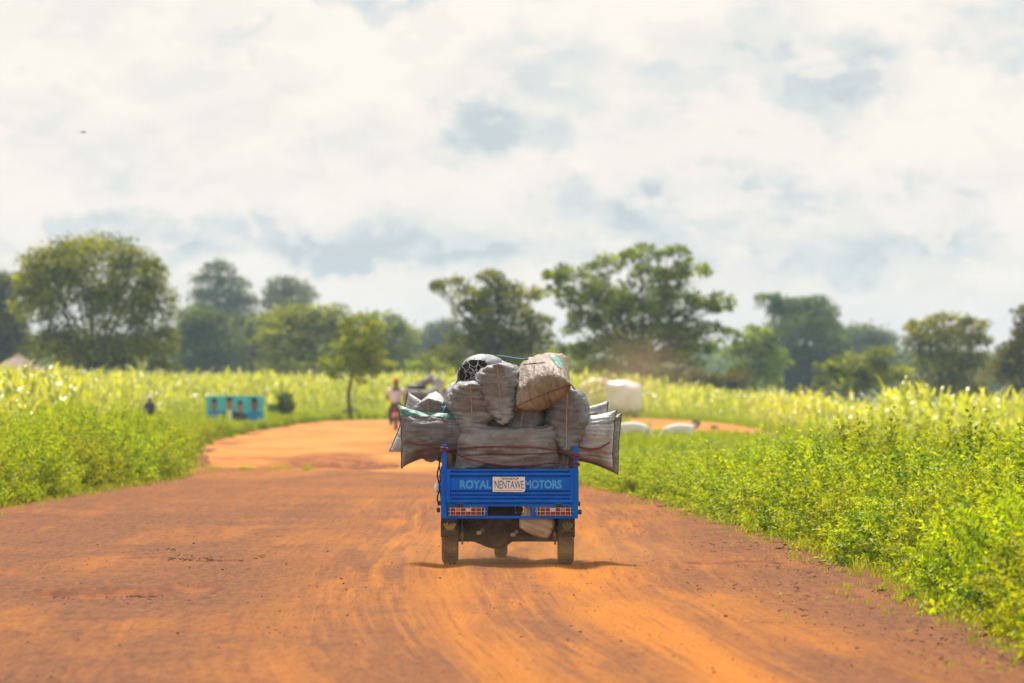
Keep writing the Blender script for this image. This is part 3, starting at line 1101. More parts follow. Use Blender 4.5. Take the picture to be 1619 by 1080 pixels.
def tree(name, label, cat, d, base_px, blobs, leaf='leaf_olive', ls=0.24, dens=1.0, trunk_r=0.22, fork=0.35, seed=1, group=None, bark='bark', clump=0.22, lean=0.0):
    """blobs: (px, py, rx, ry) lobes of the crown as the photograph shows them, given depth here."""
    g = np.random.default_rng(seed)
    bx = (base_px - 809.5) / F * d
    z0 = float(lie(bx, d)) - 0.05
    root = empty(name, (bx, d, z0), label, cat, group)
    m = d / F
    P0, D0, T0 = [], [], []
    bl = []
    for px, py, rx, ry in blobs:
        c = P(px, py, d)
        dep = g.uniform(-0.35, 0.35) * rx * m
        bl.append((np.array([c.x - bx, dep, c.z - z0]), rx * m, ry * m))
    area = sum(math.pi * rx * rz for _, rx, rz in bl)
    for c, rx, rz in bl:
        nleaf = int(dens * 9.5 * math.pi * rx * rz / (ls * ls * 0.5))
        ncl = max(14, int(10 + 22 * rx * rz / 1.2))
        ncl = min(ncl, 110)
        u = unit(g.normal(size=(ncl, 3)))
        u[:, 2] = np.where(g.uniform(size=ncl) < 0.55, np.abs(u[:, 2]), u[:, 2])
        rad = g.uniform(0.35, 1.0, (ncl, 1)) ** 0.5
        cc = c + u * rad * np.array([rx, rx * 0.95, rz])
        cr = clump * 1.08 * math.sqrt(rx * rz) * g.uniform(0.7, 1.35, ncl)
        tint_c = g.normal(0.42, 0.30, ncl)
        idx = g.integers(ncl, size=nleaf)
        w = g.normal(size=(nleaf, 3)) * np.array([1.05, 1.05, 0.55])
        w = w / np.maximum(1.0, np.linalg.norm(w, axis=1, keepdims=True) / 2.0)
        p = cc[idx] + w * cr[idx][:, None] * 0.75
        P0.append(p)
        D0.append(unit(w * 0.6 + (p - c) / max(rx, .1) * 0.5 + g.normal(size=(nleaf, 3)) * 0.6 + np.array([0, 0, -0.1])))
        T0.append(np.clip(tint_c[idx] + g.normal(0, .16, nleaf), 0, 1))
    P0, D0, T0 = np.concatenate(P0), np.concatenate(D0), np.concatenate(T0)
    keep = P0[:, 2] > 0.15
    P0, D0, T0 = P0[keep], D0[keep], T0[keep]
    V, T = leaves(P0, D0, ls, ls * 0.62, 0.2, g)
    new_obj('crown', np_mesh('crown', V, tris=T, tint=np.repeat(T0, 4)), MAT[leaf], root)
    # trunk and limbs
    top = max(c[2] + rz for c, _, rz in bl)
    fk = np.array([lean, 0, top * fork])
    mb = MB()
    mb.tube(limb_pts((0, 0, 0), fk, 0, g, 5), [trunk_r * 1.35, trunk_r * 1.05, trunk_r, trunk_r * .95, trunk_r * .9, trunk_r * .85], 9)
    for c, rx, rz in bl:
        e = c + np.array([0, 0, rz * 0.3])
        st = fk if e[2] > fk[2] else np.array([lean * .5, 0, max(.2, fk[2] * .6)])
        lp = limb_pts(st, e, 0.06 * np.linalg.norm(e - st), g, 6)
        r0 = trunk_r * 0.36
        mb.tube(lp, [r0 * (1 - 0.85 * k / 6) for k in range(7)], 6)
        for q in range(4):
            e2 = c + unit(g.normal(size=3) + np.array([0, 0, .4])) * np.array([rx, rx, rz]) * 0.85
            if e2[2] < 0.3:
                continue
            s2 = np.array(lp[g.integers(3, 6)])
            mb.tube(limb_pts(s2, e2, 0, g, 4), [r0 * .35 * (1 - .8 * k / 4) for k in range(5)], 5)
    mb.build('trunk', MAT[bark], root, smooth=True)
    return root


def trees():
    tree('broad_tree', 'big rounded olive green tree over the maize at the far left', 'tree', 300, 150,
         [(150, 418, 78, 48), (85, 440, 52, 52), (215, 442, 42, 46), (55, 500, 34, 55), (120, 480, 60, 55), (190, 500, 55, 55), (242, 505, 34, 60),
          (95, 565, 58, 42), (160, 570, 60, 45), (225, 570, 45, 45), (262, 560, 18, 45), (50, 440, 28, 34), (240, 430, 18, 22)],
         'leaf_sunny', 0.21, 0.62, 0.34, 0.22, 1, clump=0.22)
    tree('dark_tree', 'dark green tree cut off by the left edge behind the thatched hut', 'tree', 430, -5,
         [(5, 470, 34, 38), (-15, 520, 52, 50), (12, 555, 36, 45), (-10, 600, 60, 40)], 'leaf_deep', 0.32, 1.2, 0.35, 0.3, 2, clump=0.3)
    tree('layered_tree', 'tall blue green tree with layered boughs, the taller of two above the tree line', 'tree', 720, 348,
         [(346, 428, 26, 13), (332, 446, 30, 12), (366, 450, 28, 13), (320, 468, 26, 10), (352, 472, 36, 15), (385, 478, 24, 14), (345, 492, 50, 14), (350, 520, 40, 25)],
         'leaf_deep', 0.42, 0.75, 0.5, 0.45, 3, clump=0.3)
    tree('round_tree', 'lone round blue green crown right of the layered tree', 'tree', 720, 452,
         [(452, 452, 26, 13), (440, 468, 26, 14), (470, 466, 26, 15), (452, 485, 38, 14), (452, 520, 30, 30)], 'leaf_deep', 0.42, 0.75, 0.45, 0.4, 4, clump=0.3)
    tree('bushy_tree', 'dense green tree next to the right side of the big rounded tree', 'tree', 500, 325,
         [(320, 520, 36, 34), (300, 560, 36, 40), (345, 555, 36, 42), (325, 600, 50, 35)], 'leaf_deep', 0.30, 1.1, 0.3, 0.3, 5, clump=0.3)
    tree('bushy_tree', 'dense bluish green round tree under the lone round crown', 'tree', 520, 388,
         [(385, 530, 34, 32), (370, 570, 36, 38), (405, 565, 32, 36), (388, 605, 50, 30)], 'leaf_deep', 0.30, 1.1, 0.3, 0.3, 6, clump=0.3)
    tree('olive_tree', 'wide olive green tree between the round crown and the young tree', 'tree', 400, 472,
         [(440, 512, 36, 24), (480, 502, 40, 24), (520, 506, 34, 20), (450, 545, 44, 32), (500, 545, 44, 36), (535, 540, 30, 34), (470, 590, 60, 36)],
         'leaf_sunny', 0.28, 0.8, 0.3, 0.3, 7, clump=0.27)
    tree('olive_tree', 'hazy olive tree behind and right of the young tree', 'tree', 470, 605,
         [(600, 512, 34, 18), (622, 535, 34, 26), (585, 545, 34, 30), (610, 580, 45, 34)], 'leaf_olive', 0.30, 0.9, 0.3, 0.3, 8, clump=0.27)
    tree('distant_tree', 'hazy blue tree in the dip of the tree line left of the load', 'tree', 800, 690,
         [(655, 550, 34, 26), (698, 528, 28, 18), (715, 552, 34, 28), (680, 585, 60, 30)], 'leaf_deep', 0.45, 1.1, 0.4, 0.3, 9, clump=0.3)
    tree('young_tree', 'young bright green tree with thin trunk at the left road edge', 'tree', 238, 556,
         [(566, 514, 24, 20), (592, 530, 24, 22), (545, 545, 28, 24), (574, 558, 36, 26), (528, 576, 22, 16), (553, 590, 36, 20), (598, 578, 24, 22), (570, 575, 36, 20)],
         'leaf_lime', 0.16, 0.50, 0.085, 0.38, 10, clump=0.21)
    tree('spreading_tree', 'olive green spreading tree behind the load, smaller of the pair', 'tree', 300, 792,
         [(712, 452, 28, 14), (772, 447, 24, 20), (745, 470, 28, 16), (822, 470, 32, 22), (765, 495, 36, 24), (810, 508, 45, 28), (855, 518, 18, 22),
          (740, 548, 40, 28), (820, 552, 48, 26), (700, 572, 34, 24), (775, 575, 56, 28), (693, 456, 14, 10), (745, 500, 30, 28), (785, 470, 34, 24), (790, 535, 44, 28), (850, 545, 26, 26)],
         'leaf_olive', 0.20, 0.56, 0.24, 0.34, 11, clump=0.21)
    tree('spreading_tree', 'largest spreading tree with airy crown, right of the load', 'tree', 290, 1008,
         [(905, 440, 40, 18), (958, 422, 30, 20), (1008, 408, 36, 20), (1068, 402, 28, 14), (1092, 436, 36, 22), (1035, 445, 50, 24), (960, 462, 48, 24),
          (890, 470, 30, 18), (1145, 478, 30, 13), (1108, 490, 38, 18), (1020, 500, 60, 28), (925, 525, 34, 30), (1060, 535, 46, 26), (975, 555, 50, 26),
          (1095, 560, 40, 18), (1052, 578, 44, 22), (905, 565, 34, 24), (1150, 530, 24, 13), (870, 440, 14, 12), (985, 490, 50, 28), (1065, 480, 50, 28), (930, 490, 36, 24), (1010, 535, 60, 30), (1100, 525, 36, 22), (960, 590, 50, 22), (1040, 600, 40, 18)],
         'leaf_olive', 0.20, 0.62, 0.30, 0.30, 12, clump=0.20, bark='bark_red')
    tree('dense_tree', 'tall dense bluish green tree with a jutting bough at upper left', 'tree', 520, 1268,
         [(1215, 476, 22, 11), (1240, 486, 20, 14), (1262, 498, 34, 26), (1292, 492, 28, 22), (1268, 535, 52, 40), (1308, 540, 26, 36), (1245, 575, 50, 34), (1295, 585, 44, 34), (1265, 610, 60, 25)],
         'leaf_deep', 0.30, 1.2, 0.4, 0.3, 13, clump=0.3)
    tree('olive_tree', 'low olive tree against the left side of the tall dense tree', 'tree', 400, 1192,
         [(1200, 535, 24, 22), (1180, 560, 28, 24), (1215, 570, 24, 26), (1190, 600, 44, 24)], 'leaf_olive', 0.28, 1.0, 0.25, 0.3, 14, clump=0.27)
    tree('distant_tree', 'hazy blue domed tree right of the tall dense tree', 'tree', 680, 1370,
         [(1362, 532, 36, 16), (1392, 545, 26, 20), (1345, 555, 30, 22), (1375, 575, 50, 28)], 'leaf_deep', 0.42, 1.2, 0.4, 0.3, 15, clump=0.3)
    tree('yellowish_bush', 'low yellowish green bush in front of the hazy domed tree', 'bush', 300, 1350,
         [(1308, 588, 22, 14), (1345, 580, 32, 18), (1388, 562, 20, 13), (1375, 595, 34, 22), (1415, 600, 30, 20), (1325, 610, 40, 16)],
         'leaf_sunny', 0.22, 0.9, 0.12, 0.3, 16, clump=0.27)
    tree('rounded_tree', 'rounded olive tree standing alone above the right hand maize', 'tree', 350, 1495,
         [(1462, 522, 26, 18), (1500, 510, 26, 14), (1536, 518, 24, 16), (1495, 545, 48, 28), (1548, 548, 18, 26), (1445, 540, 18, 18), (1480, 585, 42, 34), (1530, 590, 36, 34), (1500, 620, 60, 22)],
         'leaf_sunny', 0.26, 0.75, 0.3, 0.28, 17, clump=0.27)
    tree('edge_tree', 'dusty olive tree cut off by the right edge', 'tree', 330, 1622,
         [(1618, 498, 18, 13), (1625, 530, 26, 22), (1600, 560, 22, 20), (1630, 575, 40, 40), (1592, 605, 34, 32)], 'leaf_brownish', 0.25, 0.95, 0.25, 0.3, 18, clump=0.27)
    tree('low_bush', 'low dark bush under the right side of the largest spreading tree', 'bush', 340, 1120,
         [(1095, 605, 36, 18), (1135, 612, 34, 18), (1165, 605, 26, 20)], 'leaf_brownish', 0.24, 1.0, 0.1, 0.3, 19, clump=0.3)
    tree('low_bush', 'low olive bush left of the smaller spreading tree', 'bush', 380, 690,
         [(672, 585, 26, 18), (700, 592, 30, 20), (730, 590, 26, 20)], 'leaf_lime', 0.24, 0.9, 0.1, 0.3, 20, clump=0.3)
    tree('low_bush', 'low hazy bush seen just above the top of the tan sack', 'bush', 420, 905,
         [(890, 590, 30, 16), (925, 592, 34, 18), (960, 598, 30, 16)], 'leaf_olive', 0.26, 0.9, 0.1, 0.3, 21, clump=0.3)
    tree('dark_bush', 'small dark green bush right of the portrait billboard', 'bush', 222, 449,
         [(449, 632, 9, 12), (453, 642, 9, 10), (436, 645, 9, 6), (446, 650, 13, 8)], 'leaf_deep', 0.11, 1.3, 0.04, 0.3, 22, clump=0.4)
    tree('dark_bush', 'tuft of dark weeds at the foot of the young tree', 'bush', 249, 556,
         [(556, 652, 9, 8), (550, 658, 8, 5)], 'leaf_deep', 0.10, 1.2, 0.03, 0.3, 23, clump=0.4)
    tree('seedling', 'tiny dark seedling on the bare clearing, the larger one', 'plant', 190, 1100,
         [(1100, 672, 4, 7), (1100, 679, 6, 4)], 'leaf_deep', 0.07, 1.2, 0.012, 0.3, 24, clump=0.4)
    tree('seedling', 'tiny green seedling on the bare clearing, the smaller one', 'plant', 186, 1129,
         [(1129, 679, 4, 5)], 'leaf_deep', 0.06, 1.2, 0.01, 0.3, 25, clump=0.4)
    # far wood that closes the view
    g = np.random.default_rng(41)
    bl, n = [], 0
    P0, D0, T0 = [], [], []
    for k in range(150):
        d = g.uniform(820, 1050)
        px = -60 + 1740 * (k + g.uniform()) / 150
        c = P(px, 600 - g.uniform(2, 32) + (8 if px > 1250 else 0), d)
        rx, rz = g.uniform(3.0, 5.5), g.uniform(2.0, 3.6)
        nl = 260
        u = unit(g.normal(size=(nl, 3)))
        p = np.array(c) + u * np.array([rx, rx, rz]) * g.uniform(.5, 1.05, (nl, 1))
        P0.append(p)
        D0.append(unit(u + g.normal(size=(nl, 3)) * .7))
        T0.append(np.clip(g.normal(.45, .2, nl), 0, 1))
    P0, D0, T0 = np.concatenate(P0), np.concatenate(D0), np.concatenate(T0)
    V, T = leaves(P0, D0, 1.0, 0.8, .2, g)
    o = new_obj('distant_wood', np_mesh('distant_wood', V, tris=T, tint=np.repeat(T0, 4)), MAT['leaf_deep'])
    tag(o, 'hazy far off wood along the horizon behind the fields', 'wood', kind='stuff')


scatter_shrubs()
scatter_grass()
maize()
trees()


def pebbles():
    g = np.random.default_rng(51)
    bm = bmesh.new()
    bmesh.ops.create_icosphere(bm, subdivisions=1, radius=1)
    bv = np.array([v.co[:] for v in bm.verts])
    bf = np.array([[v.index for v in f.verts] for f in bm.faces])
    bm.free()
    Vs, Ts = [], []
    n = 0
    for k in range(8000):
        y = 28 + 75 * g.uniform() ** 1.2
        l, r = float(edge_l(y)), float(edge_r(y))
        x = g.uniform(max(l, -y * .095), r)
        if g.uniform() < 0.45:
            x = r - g.exponential(0.5)
        if mn.noise(Vector((x * .8, y * .25, 9))) < -0.1:
            continue
        s = min(0.0027 * math.exp(g.normal(0.3, 0.5)), 0.011)
        z, _ = road_z(np.array([x]), np.array([y]))
        v = bv * (s * np.array([g.uniform(.8, 1.6), g.uniform(.8, 1.5), g.uniform(.4, .8)])) * (1 + g.normal(0, .16, (len(bv), 1)))
        a = g.uniform(0, 6.28)
        c, q = math.cos(a), math.sin(a)
        v = v @ np.array([[c, -q, 0], [q, c, 0], [0, 0, 1]]) + np.array([x, y, 0.016 + float(z[0]) + s * .15])
        Vs.append(v)
        Ts.append(bf + n)
        n += len(bv)
    o = new_obj('gravel', np_mesh('gravel', np.concatenate(Vs), tris=np.concatenate(Ts)), MAT['stone'])
    tag(o, 'small stones and clods strewn over the dirt road', 'gravel', kind='stuff')
    # dark twigs and leaf litter
    mb = MB()
    for cx, cyy, n_, sx, sy in ((-3.02, 52.6, 26, .12, .35), (-2.6, 52.9, 14, .14, .3), (-2.85, 43.6, 20, .10, .2), (-3.3, 43.4, 16, .16, .2), (-3.35, 55.5, 5, .1, .2), (-1.6, 88, 10, .3, .6),
                                (2.2, 57, 10, .25, .8), (2.4, 50, 12, .3, 1.2), (1.9, 45, 10, .3, 1.2), (2.2, 40, 12, .35, 1.2), (2.1, 36, 10, .3, 1)):
        for k in range(n_):
            x, y = cx + g.normal() * sx, cyy + g.normal() * sy
            a = g.uniform(0, 3.14)
            L = g.uniform(.015, .06)
            zz = 0.02 + float(road_z(np.array([x]), np.array([y]))[0][0])
            mb.tube([(x, y, zz), (x + math.cos(a) * L, y + math.sin(a) * L, zz + g.uniform(0, .02))], [.005, .0025], 4)
    o = mb.build('litter', MAT['debris'])
    tag(o, 'dark twigs and dry litter lying on the road', 'litter', kind='stuff')


pebbles()

# ------------------------------------------------------------------ the loaded tricycle
D0 = 51.25                       # distance of its tailgate
S = F / D0                       # pixels per metre there
TX = (803 - 809.5) / F * D0


def lx(px):
    return (px - 803) / S


def lz(py):
    return (893 - py) / S


def wheel(name, parent, x, y, r, w, rimr, mats=('tyre', 'rim')):
    e = bpy.data.objects.new(name, None)
    COL.objects.link(e)
    e.parent = parent
    e.location = (x, y, r)
    e.empty_display_size = .1
    h = w / 2
    mb = MB()
    prof = [(-h * .72, rimr), (-h, rimr + (r - rimr) * .35), (-h, r - .035), (-h * .86, r - .010), (-h * .6, r), (h * .6, r), (h * .86, r - .010), (h, r - .035), (h, rimr + (r - rimr) * .35), (h * .72, rimr)]
    mb.lathe(prof, 40)
    for k in range(40):                                         # tread lugs
        a = 2 * math.pi * k / 40
        for sx in (-1, 0, 1):
            M = Matrix.Rotation(a + sx * .05, 4, 'X') @ Matrix.Translation((sx * h * .55, 0, r + .003))
            mb.box(-h * .19, h * .19, -.013, .013, -.006, .006, 0, M)
    mb.build('tyre', MAT[mats[0]], e, smooth=True)
    mb = MB()
    mb.lathe([(-h * .7, rimr * .999), (-h * .5, rimr * .86), (-h * .25, rimr * .8), (-h * .2, rimr * .35), (-h * .45, rimr * .3), (-h * .45, .02), (h * .45, .02), (h * .45, rimr * .3), (h * .2, rimr * .35), (h * .25, rimr * .8), (h * .5, rimr * .86), (h * .7, rimr * .999)], 32)
    mb.build('rim', MAT[mats[1]], e, smooth=True)
    return e


def crown_emblem(cx, cz, w, h):
    mb = MB()
    y = -0.004
    r = w * .028
    mb.tube([(cx - w * .40, y, cz - h * .42), (cx, y, cz - h * .47), (cx + w * .40, y, cz - h * .42)], r * 1.3, 5)
    mb.tube([(cx - w * .38, y, cz - h * .28), (cx, y, cz - h * .33), (cx + w * .38, y, cz - h * .28)], r, 5)
    for s in (-1, -.5, 0, .5, 1):
        x0, x1 = cx + s * w * .34, cx + s * w * .48
        zt = cz + h * (.34 - .18 * s * s)
        bow = w * .05 * (1 if s >= 0 else -1)
        mb.tube([(x0 - w * .045, y, cz - h * .28), (x1 - w * .065 + bow * .3, y, (cz + zt) / 2), (x1, y, zt)], r, 5)
        mb.tube([(x0 + w * .045, y, cz - h * .28), (x1 + w * .065 + bow * .3, y, (cz + zt) / 2), (x1, y, zt)], r, 5)
        mb.lathe([(-.002, r * .6), (-.001, r * 2.0), (.001, r * 2.0), (.002, r * .6)], 8, (x1, y, zt + r), 'y')
    mb.box(cx - r * .7, cx + r * .7, y - .002, y + .002, cz + h * .34, cz + h * .5)
    mb.box(cx - w * .06, cx + w * .06, y - .002, y + .002, cz + h * .42, cz + h * .45)
    return mb


def tricycle(label, loc, paint, writing=True):
    root = empty('cargo_tricycle', loc, label, 'cargo tricycle', 'loaded three wheeled cargo tricycles')
    blue = MAT[paint]
    xl, xr = lx(697), lx(914)
    zt, zf = lz(742), lz(797)
    Lb = 1.75
    # bed: floor, side walls with ribs, front wall, rear corner posts, rear frame
    mb = MB()
    mb.box(xl + .02, xr - .02, .05, Lb, zf, zf + .03)
    for x in (xl, xr - .032):
        mb.box(x + .004, x + .028, .05, Lb, zf + .032, zt - .004)
        for k in range(6):
            yy = .25 + k * .28
            xo = x - .008 if x < 0 else x + .028
            mb.box(xo, xo + .012, yy, yy + .05, zf, zt - .008)
        mb.box(x - .002, x + .034, .052, Lb, zt - .002, zt + .022, .004)
    mb.box(xl + .034, xr - .034, Lb - .03, Lb, zf + .032, zt)
    mb.box(xl, lx(706), 0.0, .048, lz(820), zt + .004, .004)
    mb.box(lx(905), xr, 0.0, .048, lz(820), zt + .004, .004)
    mb.box(lx(706.4), lx(904.6), .004, .044, lz(801), lz(796.2), .003)
    mb.box(lx(706.4), lx(904.6), .002, .042, lz(820), lz(815.8), .003)
    for a, b in ((764, 771), (840, 848)):
        mb.box(lx(a), lx(b), .005, .043, lz(815.6), lz(801.2), .003)
    mb.box(lx(706.6), lx(764), .026, .032, lz(815.6), lz(801.2))
    mb.box(lx(848.2), lx(904.4), .026, .032, lz(815.6), lz(801.2))
    bed = mb.build('cargo_bed', blue, root)
    # tailgate: pressed sheet with horizontal ribs between two end channels
    prof = [(741.5, 0), (744.5, 0), (745.2, .034), (746.8, .034), (747.6, .004), (751.2, .002), (752.0, .036), (754.2, .036), (755, .012), (772.5, .012), (773.2, .002), (775.2, .002), (775.8, .036),
            (777.0, .036), (778, .004), (781.6, .004), (782.2, .032), (783.4, .032), (784.2, .004), (787.2, .004), (787.8, .032), (789.0, .032), (789.8, .004), (794.4, .004), (795.4, .014)]
    poly = [(-.020 + dy, lz(py)) for py, dy in prof] + [(.024, lz(795.4)), (.024, lz(741.5))]
    mb = MB()
    mb.prism(poly, lx(712.4), lx(901.6), 'x')
    mb.box(lx(705.8), lx(712.2), -.024, .02, lz(795.4), lz(741), .003)
    mb.box(lx(901.8), lx(905.6), -.024, .02, lz(795.4), lz(741), .003)
    for a in (706.5, 902.5):
        mb.box(lx(a), lx(a + 2.6), -.032, -.0245, lz(764.5), lz(760.5), .002)
        mb.box(lx(a), lx(a + 2.6), -.032, -.0245, lz(781), lz(777), .002)
    tg = mb.build('tailgate', blue, root)
    if writing:
        new_obj('lettering', text_mesh('ROYAL', 'lettering', lx(727), lx(777), lz(773), lz(759), -.0085, .003, .045), MAT['blue_letter'], tg)
        new_obj('lettering', text_mesh('MOTORS', 'lettering', lx(829.5), lx(888), lz(773), lz(759), -.0085, .003, .045), MAT['blue_letter'], tg)
        mb = MB()
        poly = [(lx(779), lz(754)), (lx(830), lz(754)), (lx(830), lz(776)), (lx(827.5), lz(778)), (lx(779), lz(777.5))]
        mb.prism(poly, -.030, -.026)
        pl = mb.build('number_plate', MAT['white_plate'], root)
        pl['label'] = 'white name plate reading NENTAWE in blue capitals'
        new_obj('plate_lettering', text_mesh('NENTAWE', 'plate_lettering', lx(782.3), lx(828), lz(772.6), lz(760), -.0302, .0015, .004), MAT['plate_blue'], pl)
        new_obj('small_lettering', text_mesh('TEWADOP', 'small_lettering', lx(792), lx(820), lz(758.6), lz(755), -.0302, .0012, .02), MAT['ink'], pl)
        mb = MB()
        mb.box(lx(786), lx(826), -.0312, -.0302, lz(775.6), lz(774.9))
        mb.box(lx(782), lx(785), -.0312, -.0302, lz(775.4), lz(774.6))
        mb.build('printed_line', MAT['plate_brown'], pl)
    # stakes above the rear corners
    for a, b, t0, t1 in ((698.5, 705.8, 703, 741.2), (906.5, 913.6, 705, 741.2)):
        mb = MB()
        mb.box(lx(a), lx(b), .004, .044, lz(t1), lz(t0), .004)
        mb.build('stake', blue, root)
        mb = MB()
        mb.box(lx(a) + (.012 if a < 800 else -.045), lx(b) + (.045 if a < 800 else -.012), .046, .075, lz(742), lz(t0 + 14), .004)
        mb.build('stake_bracket', MAT['under'], root)
    # hinges under the tailgate
    for hx in (727, 883):
        mb = MB()
        mb.box(lx(hx - 4.5), lx(hx + 4.5), -.010, .003, lz(801.5), lz(797), .002)
        for q in (-2.5, 2.5):
            mb.lathe([(-.016, .007), (-.010, .008), (-.008, .008)], 10, (lx(hx + q), 0, lz(799)), 'y')
        mb.build('hinge', MAT['under'], root)
        mb = MB()
        mb.box(lx(hx - 5.5), lx(hx + 5.5), -.012, -.0005, lz(796.6), lz(792.5), .002)
        mb.build('hinge_leaf', blue, root)
    # tail lights with wire guards
    for a, b, flip in ((710, 763, False), (852, 904, True)):
        e = MB()
        e.box(lx(a), lx(b), .004, .025, lz(815.2), lz(802), .004)
        body = e.build('taillight', MAT['black_metal'], root)
        cells = ['lens_red', 'lens_amber', 'lens_red', 'lens_white', 'lens_red', 'lens_red']
        if flip:
            cells = ['lens_red', 'lens_red', 'lens_white', 'lens_red', 'lens_amber', 'lens_red']
        w = (b - a - 4) / 6
        for k, cm in enumerate(cells):
            for row in (0, 1):
                m_ = cm if row == 0 or cm == 'lens_red' else 'lens_red'
                z1, z0 = (803, 808.6) if row == 0 else (809, 814.6)
                mb = MB()
                mb.box(lx(a + 2 + k * w + .25), lx(a + 2 + (k + 1) * w - .25), -.002, .0038, lz(z0), lz(z1), .002)
                mb.build('lens', MAT[m_], body)
        g = MB()
        for k in range(7):
            x = lx(a + 2 + k * w)
            g.tube([(x, -.0005, lz(802)), (x, -.020, lz(803)), (x, -.024, lz(808.5)), (x, -.020, lz(814.5)), (x, -.0005, lz(815.6))], .0023, 6)
        for zp, yy in ((803.2, -.020), (808.8, -.0245), (814.6, -.020)):
            g.tube([(lx(a - 1), yy, lz(zp)), (lx(b + 1), yy, lz(zp))], .0023, 6)
        g.build('wire_guard', MAT['chrome'], body)
        mb = MB()
        q = b + 3 if not flip else a - 3
        mb.box(lx(q - .7), lx(q + .7), -.012, .0, lz(815), lz(803), .002)
        mb.tube([(lx(q - 3), -.01, lz(808.5)), (lx(q + 3), -.01, lz(808.5))], .006, 6)
        mb.build('latch', MAT['brass'], body)
    # mud flaps with a printed crown
    for a, b, bad in ((697, 724, False), (884, 909, True)):
        mb = MB()
        n = 8
        v, f = [], []
        for i in range(n + 1):
            s = i / n
            for j in range(5):
                q = j / 4
                v.append((lx(a + (b - a) * q), .012 + .02 * math.sin(s * 2.2) + .006 * math.sin(q * 7 + s * 3), lz(820.4 + (848 - 820.4) * s + (1.5 if q in (0, 1) else 0) * s)))
        for i in range(n):
            for j in range(4):
                f.append((i * 5 + j, i * 5 + j + 1, (i + 1) * 5 + j + 1, (i + 1) * 5 + j))
        mb.add(v, f)
        fl = mb.build('mud_flap', MAT['rubber_flap'], root, smooth=True)
        so = fl.modifiers.new('thickness', 'SOLIDIFY')
        so.thickness = .006
        em = crown_emblem(lx((a + b) / 2 + .5), lz(831), .095 if not bad else .085, .075)
        ce = em.build('crown_emblem', MAT['gold_dirty' if bad else 'gold'], fl)
        ce.location.y = .020
        mb = MB()
        for k in range(9):
            mb.box(lx(a + 4 + k * 2.2), lx(a + 5.4 + k * 2.2), .014, .018, lz(840.4), lz(838.4))
        pr = mb.build('printed_strip', MAT['tan_print'], fl)
        pr.location.y = .008
    # chassis
    mb = MB()
    for x in (lx(752), lx(822)):
        mb.box(x, x + .06, .22, 2.1, lz(834), lz(820.5), .006)
    mb.box(lx(724), lx(884), .24, .29, lz(838), lz(820.6), .006)
    mb.box(lx(724), lx(884), .30, .33, lz(846), lz(812), .004)
    for k in range(3):
        mb.box(lx(752) + .06, lx(822), .5 + k * .5, .56 + k * .5, lz(832), lz(822))
    for x in (lx(729), lx(876)):
        mb.box(x, x + .03, .24, .4, lz(842), lz(815), .004)
    mb.tube([(lx(771), 1.9, .45), (lx(785), 2.25, .62), (lx(785), 2.35, .80)], .045, 10)
    mb.tube([(lx(822), 1.9, .45), (lx(795), 2.25, .62), (lx(790), 2.35, .80)], .04, 10)
    mb.build('chassis', MAT['under'], root)
    mb = MB()
    zc = lz(851)
    ya = .36
    mb.tube([(lx(722), ya, zc), (lx(765), ya, zc)], .042, 14)
    mb.tube([(lx(804), ya, zc), (lx(884), ya, zc)], .042, 14)
    mb.lathe([(lx(735), .045), (lx(748), .055), (lx(760), .082), (lx(770), .108), (lx(782), .122), (lx(795), .115), (lx(803), .085), (lx(812), .052)], 24, (0, ya, zc + .015), 'x')
    for k in range(10):
        a = 2 * math.pi * k / 10
        mb.lathe([(-.135, .006), (-.120, .008), (-.1, .008)], 6, (lx(785) + .085 * math.cos(a), ya, zc + .015 + .085 * math.sin(a)), 'y')
    mb.lathe([(-.125, .06), (-.11, .10), (-.02, .115)], 20, (lx(785), ya, zc + .015), 'y')
    mb.build('rear_axle', MAT['under'], root, smooth=True)
    for x in (lx(736), lx(866)):
        mb = MB()
        for k in range(5):
            L = .20 - k * .03
            pts = [(x, ya - L, zc + .12 - k * .012), (x, ya - L * .5, zc + .075 - k * .012), (x, ya, zc + .06 - k * .012), (x, ya + L * .5, zc + .075 - k * .012), (x, ya + L, zc + .12 - k * .012)]
            mb.tube(pts, [.010] * 5, 6)
            mb.tube([(p[0] + .022, p[1], p[2]) for p in pts], [.010] * 5, 6)
        mb.build('leaf_spring', MAT['under'], root)
    for x in (lx(730), lx(877)):
        mb = MB()
        mb.tube([(x, .20, lz(822)), (x + .004, .22, lz(862))], .009, 8)
        mb.box(x - .014, x + .014, .195, .23, lz(852), lz(843), .003)
        mb.build('shackle_bolt', MAT['steel'], root, smooth=True)
    for x, q in ((758, 843), (812, 846)):
        mb = MB()
        mb.tube([(lx(x), .13, lz(q)), (lx(x + 5), .09, lz(q - 5))], [.022, .018], 10)
        mb.box(lx(x - 5), lx(x + 3), .085, .12, lz(q + 3), lz(q - 2.5), .004)
        mb.build('rubber_stop', MAT['steel'], root)
    # side bolts, hooks and dangling straps on the outer walls
    for px, py in ((694, 796), (693, 807), (915, 797), (917, 810)):
        mb = MB()
        mb.lathe([(-.016, .015), (-.012, .022), (.012, .022), (.016, .015)], 10, (lx(px), .10, lz(py)), 'x')
        mb.build('side_bolt', MAT['black_metal'], root)
    mb = MB()
    g = np.random.default_rng(61)
    pts = [(lx(693 + 2.0 * math.sin(k * 1.3)), .08 + .01 * k, lz(722 + 8 * k)) for k in range(10)]
    mb.tube(pts, .008, 6)
    pts = [(lx(695.5 + 1.4 * math.sin(k * 1.7 + 1)), .10, lz(716 + 9 * k)) for k in range(9)]
    mb.tube(pts, .006, 6)
    mb.build('dangling_strap', MAT['black_metal'], root)
    mb = MB()
